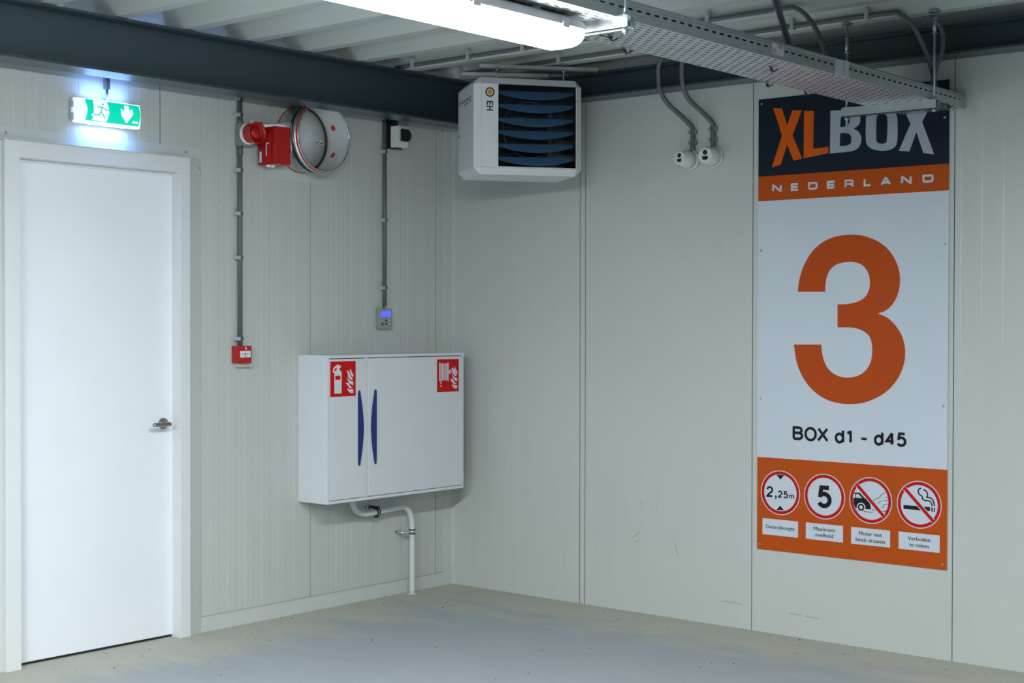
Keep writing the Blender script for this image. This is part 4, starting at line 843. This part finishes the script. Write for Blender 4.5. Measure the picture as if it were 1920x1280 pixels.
# joint pieces and label on the near side
MB().rbox(-1.245, -1.185, TY0-.004, TY0, TZ-.004, TZ+.060, .004, 'y').build('joint_clamp', 'clip', tr)
MB().rbox(-1.180, -1.145, TY0-.007, TY0, TZ-.006, TZ+.062, .004, 'y').build('joint_clamp', 'clip', tr)
st = MB().box(-1.735, -1.648, TY0-.0012, TY0-.0004, TZ+.014, TZ+.060).build('barcode_label', 'paper', tr)
k = MB()
for i, wd in enumerate((3, 1, 2, 4, 1, 2, 3)): k.box(-1.690+i*.005, -1.690+i*.005+.0009*wd, TY0-.0016, TY0-.0012, TZ+.038, TZ+.054)
for zz_ in (.020, .026, .032): k.box(-1.730, -1.700, TY0-.0016, TY0-.0012, TZ+zz_, TZ+zz_+.002)
k.build('barcode', 'pvc', st)['kind'] = 'stuff'
# cross bars, rods
def crossbar(label, x, y0, y1, z, rodpts):
    t = thing('tray_support', label, 'bracket', (x, (y0+y1)/2, z), 'channel bars under the cable tray')
    m_ = MB(); h_ = .021
    m_.box(x-h_, x+h_, y0, y1, z+.0385, z+.041); m_.box(x-h_, x-h_+.0025, y0, y1, z, z+.0385); m_.box(x+h_-.0025, x+h_, y0, y1, z, z+.0385)
    m_.box(x-h_, x-h_+.010, y0, y1, z, z+.0022); m_.box(x+h_-.010, x+h_, y0, y1, z, z+.0022)
    m_.build('channel_bar', 'galv2', t)
    for (rx, ry, zb, ring_) in rodpts:
        k = MB(); k.cyl((rx, ry, zb), (rx, ry, ZD-.002), .0052, seg=12); k.cyl((rx, ry, z-.012), (rx, ry, z-.001), .0105, seg=6); k.cyl((rx, ry, z+.042), (rx, ry, z+.052), .0105, seg=6)
        if ring_: k.cyl((rx, ry, ring_-.03), (rx, ry, ring_+.03), .0085, seg=10); k.cyl((rx, ry, ring_-.034), (rx, ry, ring_-.03), .012, seg=10); k.cyl((rx, ry, ring_+.03), (rx, ry, ring_+.034), .011, seg=10)
        k.cyl((rx, ry, ZD-.006), (rx, ry, ZD-.001), .026, seg=18)
        k.build('threaded_rod', 'zinc', t)
    return t
crossbar('galvanised channel bar and rods under the tray beside the lamp', -2.69, -3.245, -2.862, TZ-.0425, [(-2.69, -3.222, TZ-.06, 0), (-2.69, -2.874, TZ-.06, 0)])
crossbar('galvanised channel bar and rods under the tray before the logo sign', -0.37, -3.225, -2.770, TZ-.0425, [(-0.37, -3.208, TZ-.055, 2.865), (-0.362, -2.782, TZ-.115, 2.83)])
# cable ties sticking out under the tray
for i, (x, y, s) in enumerate(((-2.454, -2.992, 1), (-2.224, -2.884, 0), (-1.553, -3.089, 0), (-1.237, -2.884, 0), (-.919, -2.884, 0), (-.20, -3.20, 1))):
    k = MB(); z = TZ-.002
    k.tube([(x-.03, y-.006, z), (x-.005, y, z-.004), (x+.006, y+.002, z-.016), (x+.03, y-.008, z-.004)], .0022, 6); k.box(x-.006, x+.003, y-.004, y+.004, z-.014, z-.003)
    if s: k.tube([(x-.055, y+.012, z), (x-.03, y+.006, z-.005), (x, y, z-.006)], .0018, 6)
    o = k.build('cable_tie', 'black'); tag(o, ['black cable tie tail under the tray right of the lamp end', 'black cable tie knot at tray edge just past the lamp', 'small black cable tie under the middle of the tray', 'black cable tie on the tray edge above the last wall joint', 'black cable tie at tray edge above the sign board top left', 'black twisted cable tie on the tray side at the wall'][i], 'cable tie', 'cable ties on the tray')

# ------------------------------------------------------------------ luminaire
lm = thing('strip_lamp', 'long glowing white strip lamp fixed under the cable tray', 'lamp', (-3.5, -3.045, 2.5))
LX0, LX1, LY, LZ = -4.33, -2.745, -3.045, 2.500
def trough(x0, x1, yc, zt, hw, dp, sign, nseg=10, endr=.07, ends=8):
    """rounded trough with rounded ends, opening at zt"""
    sec = []
    for i in range(nseg+1):
        t = math.pi*i/nseg; sec.append((math.cos(t), math.sin(t)))
    st_ = []
    for j in range(ends+1):
        t = j/ends*math.pi/2; st_.append((x1-endr+endr*math.sin(t), math.cos(t)**.7 if t < math.pi/2-1e-6 else .0))
    st_ = [(x0+endr-(s_[0]-(x1-endr)), s_[1]) for s_ in reversed(st_)]+st_
    vs = []; 
    for xx, k_ in st_:
        kw = .62+.38*k_ if k_ > 0 else .60
        for c, s_ in sec:
            cc = math.copysign(abs(c)**.6, c); ss = s_**.55 if s_ > 1e-9 else 0
            vs.append((xx, yc+hw*kw*cc, zt+sign*dp*(k_*.98+.02)*ss))
    m_ = len(sec); fs = [(a*m_+b, a*m_+b+1, (a+1)*m_+b+1, (a+1)*m_+b) for a in range(len(st_)-1) for b in range(m_-1)]
    e0 = tuple(range(m_)); e1 = tuple(range((len(st_)-1)*m_, len(st_)*m_))
    return MB().add(vs, fs+[e0, e1], True)
trough(LX0, LX1, LY, LZ, .074, .058, -1).build('diffuser', 'diffuser', lm)
trough(LX0-.004, LX1+.004, LY, LZ+.001, .079, .040, 1).build('housing', 'lamp_body', lm)
for xx in (-4.15, -3.72, -3.295, -2.875):
    for yy in (LY-.080, LY+.080): MB().rbox(xx-.016, xx+.016, yy-.004, yy+.004, LZ-.008, LZ+.022, .003, 'y').build('clasp', 'lamp_body', lm)
k = MB(); k.cyl((LX1-.01, LY-.01, LZ+.016), (LX1+.030, LY-.01, LZ+.016), .012, seg=14); k.build('cable_gland', 'plastic_w', lm)
k = MB(); k.box(-3.00, -2.96, LY-.05, LY+.05, LZ+.0405, LZ+.0435); k.build('mounting_bracket', 'galv2', lm)

# ------------------------------------------------------------------ conduits under the roof deck
def deck_conduit(label, path, clips, hide=False, mt='pvc', r=.0105):
    t = thing('ceiling_conduit', label, 'conduit', path[0], 'conduits under the roof deck')
    MB().tube(path, r, 12).build('tube', mt, t)
    for y in clips:
        x, z = path[0][0], path[0][2]; k = MB()
        k.rbox(x-.014, x+.014, y-.010, y+.010, z-.015, z+.035, .004, 'x'); k.box(x-.017, x-.0145, y-.007, y+.007, z-.012, z+.03)
        k.build('clip', 'clip', t)
zc = ZD+.014
deck_conduit('grey conduit along the deck rib left of the heater, bending down onto the tray', [(-.775, -.30, zc), (-.775, -.9, zc), (-.775, -1.6, zc), (-.775, -2.2, zc), (-.775, -2.66, zc), (-.785, -2.76, zc-.01), (-.83, -2.86, zc-.09), (-.86, -2.93, 2.74), (-.88, -2.98, 2.60)], (-.43, -.83, -1.20, -1.55, -1.86, -2.30, -2.66))
deck_conduit('grey conduit along the deck rib over the heater, bending to the tray end', [(-.395, -.45, zc), (-.395, -.9, zc), (-.395, -1.6, zc), (-.395, -2.3, zc), (-.395, -2.95, zc), (-.390, -3.06, zc-.015), (-.34, -3.10, 2.87), (-.25, -3.12, 2.76), (-.15, -3.12, 2.62)], (-.43, -1.13, -1.58, -2.05, -2.52, -2.90))
flex('ceiling_conduit', 'dark straight conduit dropping steeply onto the middle of the tray', [(-1.62, -3.06, 3.02), (-1.50, -3.04, 2.90), (-1.36, -3.02, 2.76), (-1.27, -3.01, 2.64), (-1.24, -3.0, 2.56)], [], r=.013)
flex('ceiling_conduit', 'grey looped conduit behind the tray rod at the wall', [(-.30, -3.02, 2.96), (-.24, -3.11, 2.945), (-.20, -3.16, 2.89), (-.20, -3.17, 2.80), (-.22, -3.15, 2.71), (-.25, -3.13, 2.60)], [], r=.0105)

# ------------------------------------------------------------------ grit on the floor, scuffs on the walls
random.seed(4); k = MB()
for i in range(90):
    if random.random() < .6: u = random.random(); x, y = (-random.random()**1.0*2.8, -.04-random.random()*.5) if u < .4 else (-.03-random.random()*.25, -random.random()*3.4)
    else: x, y = -random.random()*2.6, -random.random()*2.6
    r = random.uniform(.0015, .0045); z = r*.5
    k.add([(x-r, y-r, 0), (x+r, y-r*.7, 0), (x+r*.6, y+r, 0), (x-r*.8, y+r, 0), (x, y, z*1.6)], [(0, 1, 4), (1, 2, 4), (2, 3, 4), (3, 0, 4)])
tag(k.build('floor_grit', 'grit'), 'scattered dark grit on the concrete floor near the walls', 'grit', kind='stuff')
def scuffs(par, f, segs, t, m):
    k = MB()
    for l in segs: k.stroke(l, t, f, .0, .0004)
    k.build('scuff_mark', m, par)
scuffs(wr, RW, [[(2.29, .115), (2.33, .113), (2.36, .115)], [(2.38, .111), (2.45, .108)], [(2.02, .125), (1.90, .128)]], .0022, mat('scuff_dark', (.22, .23, .21), .6))
scuffs(wr, RW, [[(1.365, .585), (1.385, .588), (1.392, .60)], [(1.33, .40), (1.375, .435)], [(1.345, .375), (1.372, .395)], [(1.60, .40), (1.625, .33)]], .0035, mat('scuff_tan', (.36, .33, .26), .6))
scuffs(wl, LW, [[(-1.745, 2.155), (-1.735, 2.145)]], .004, 'print_w')
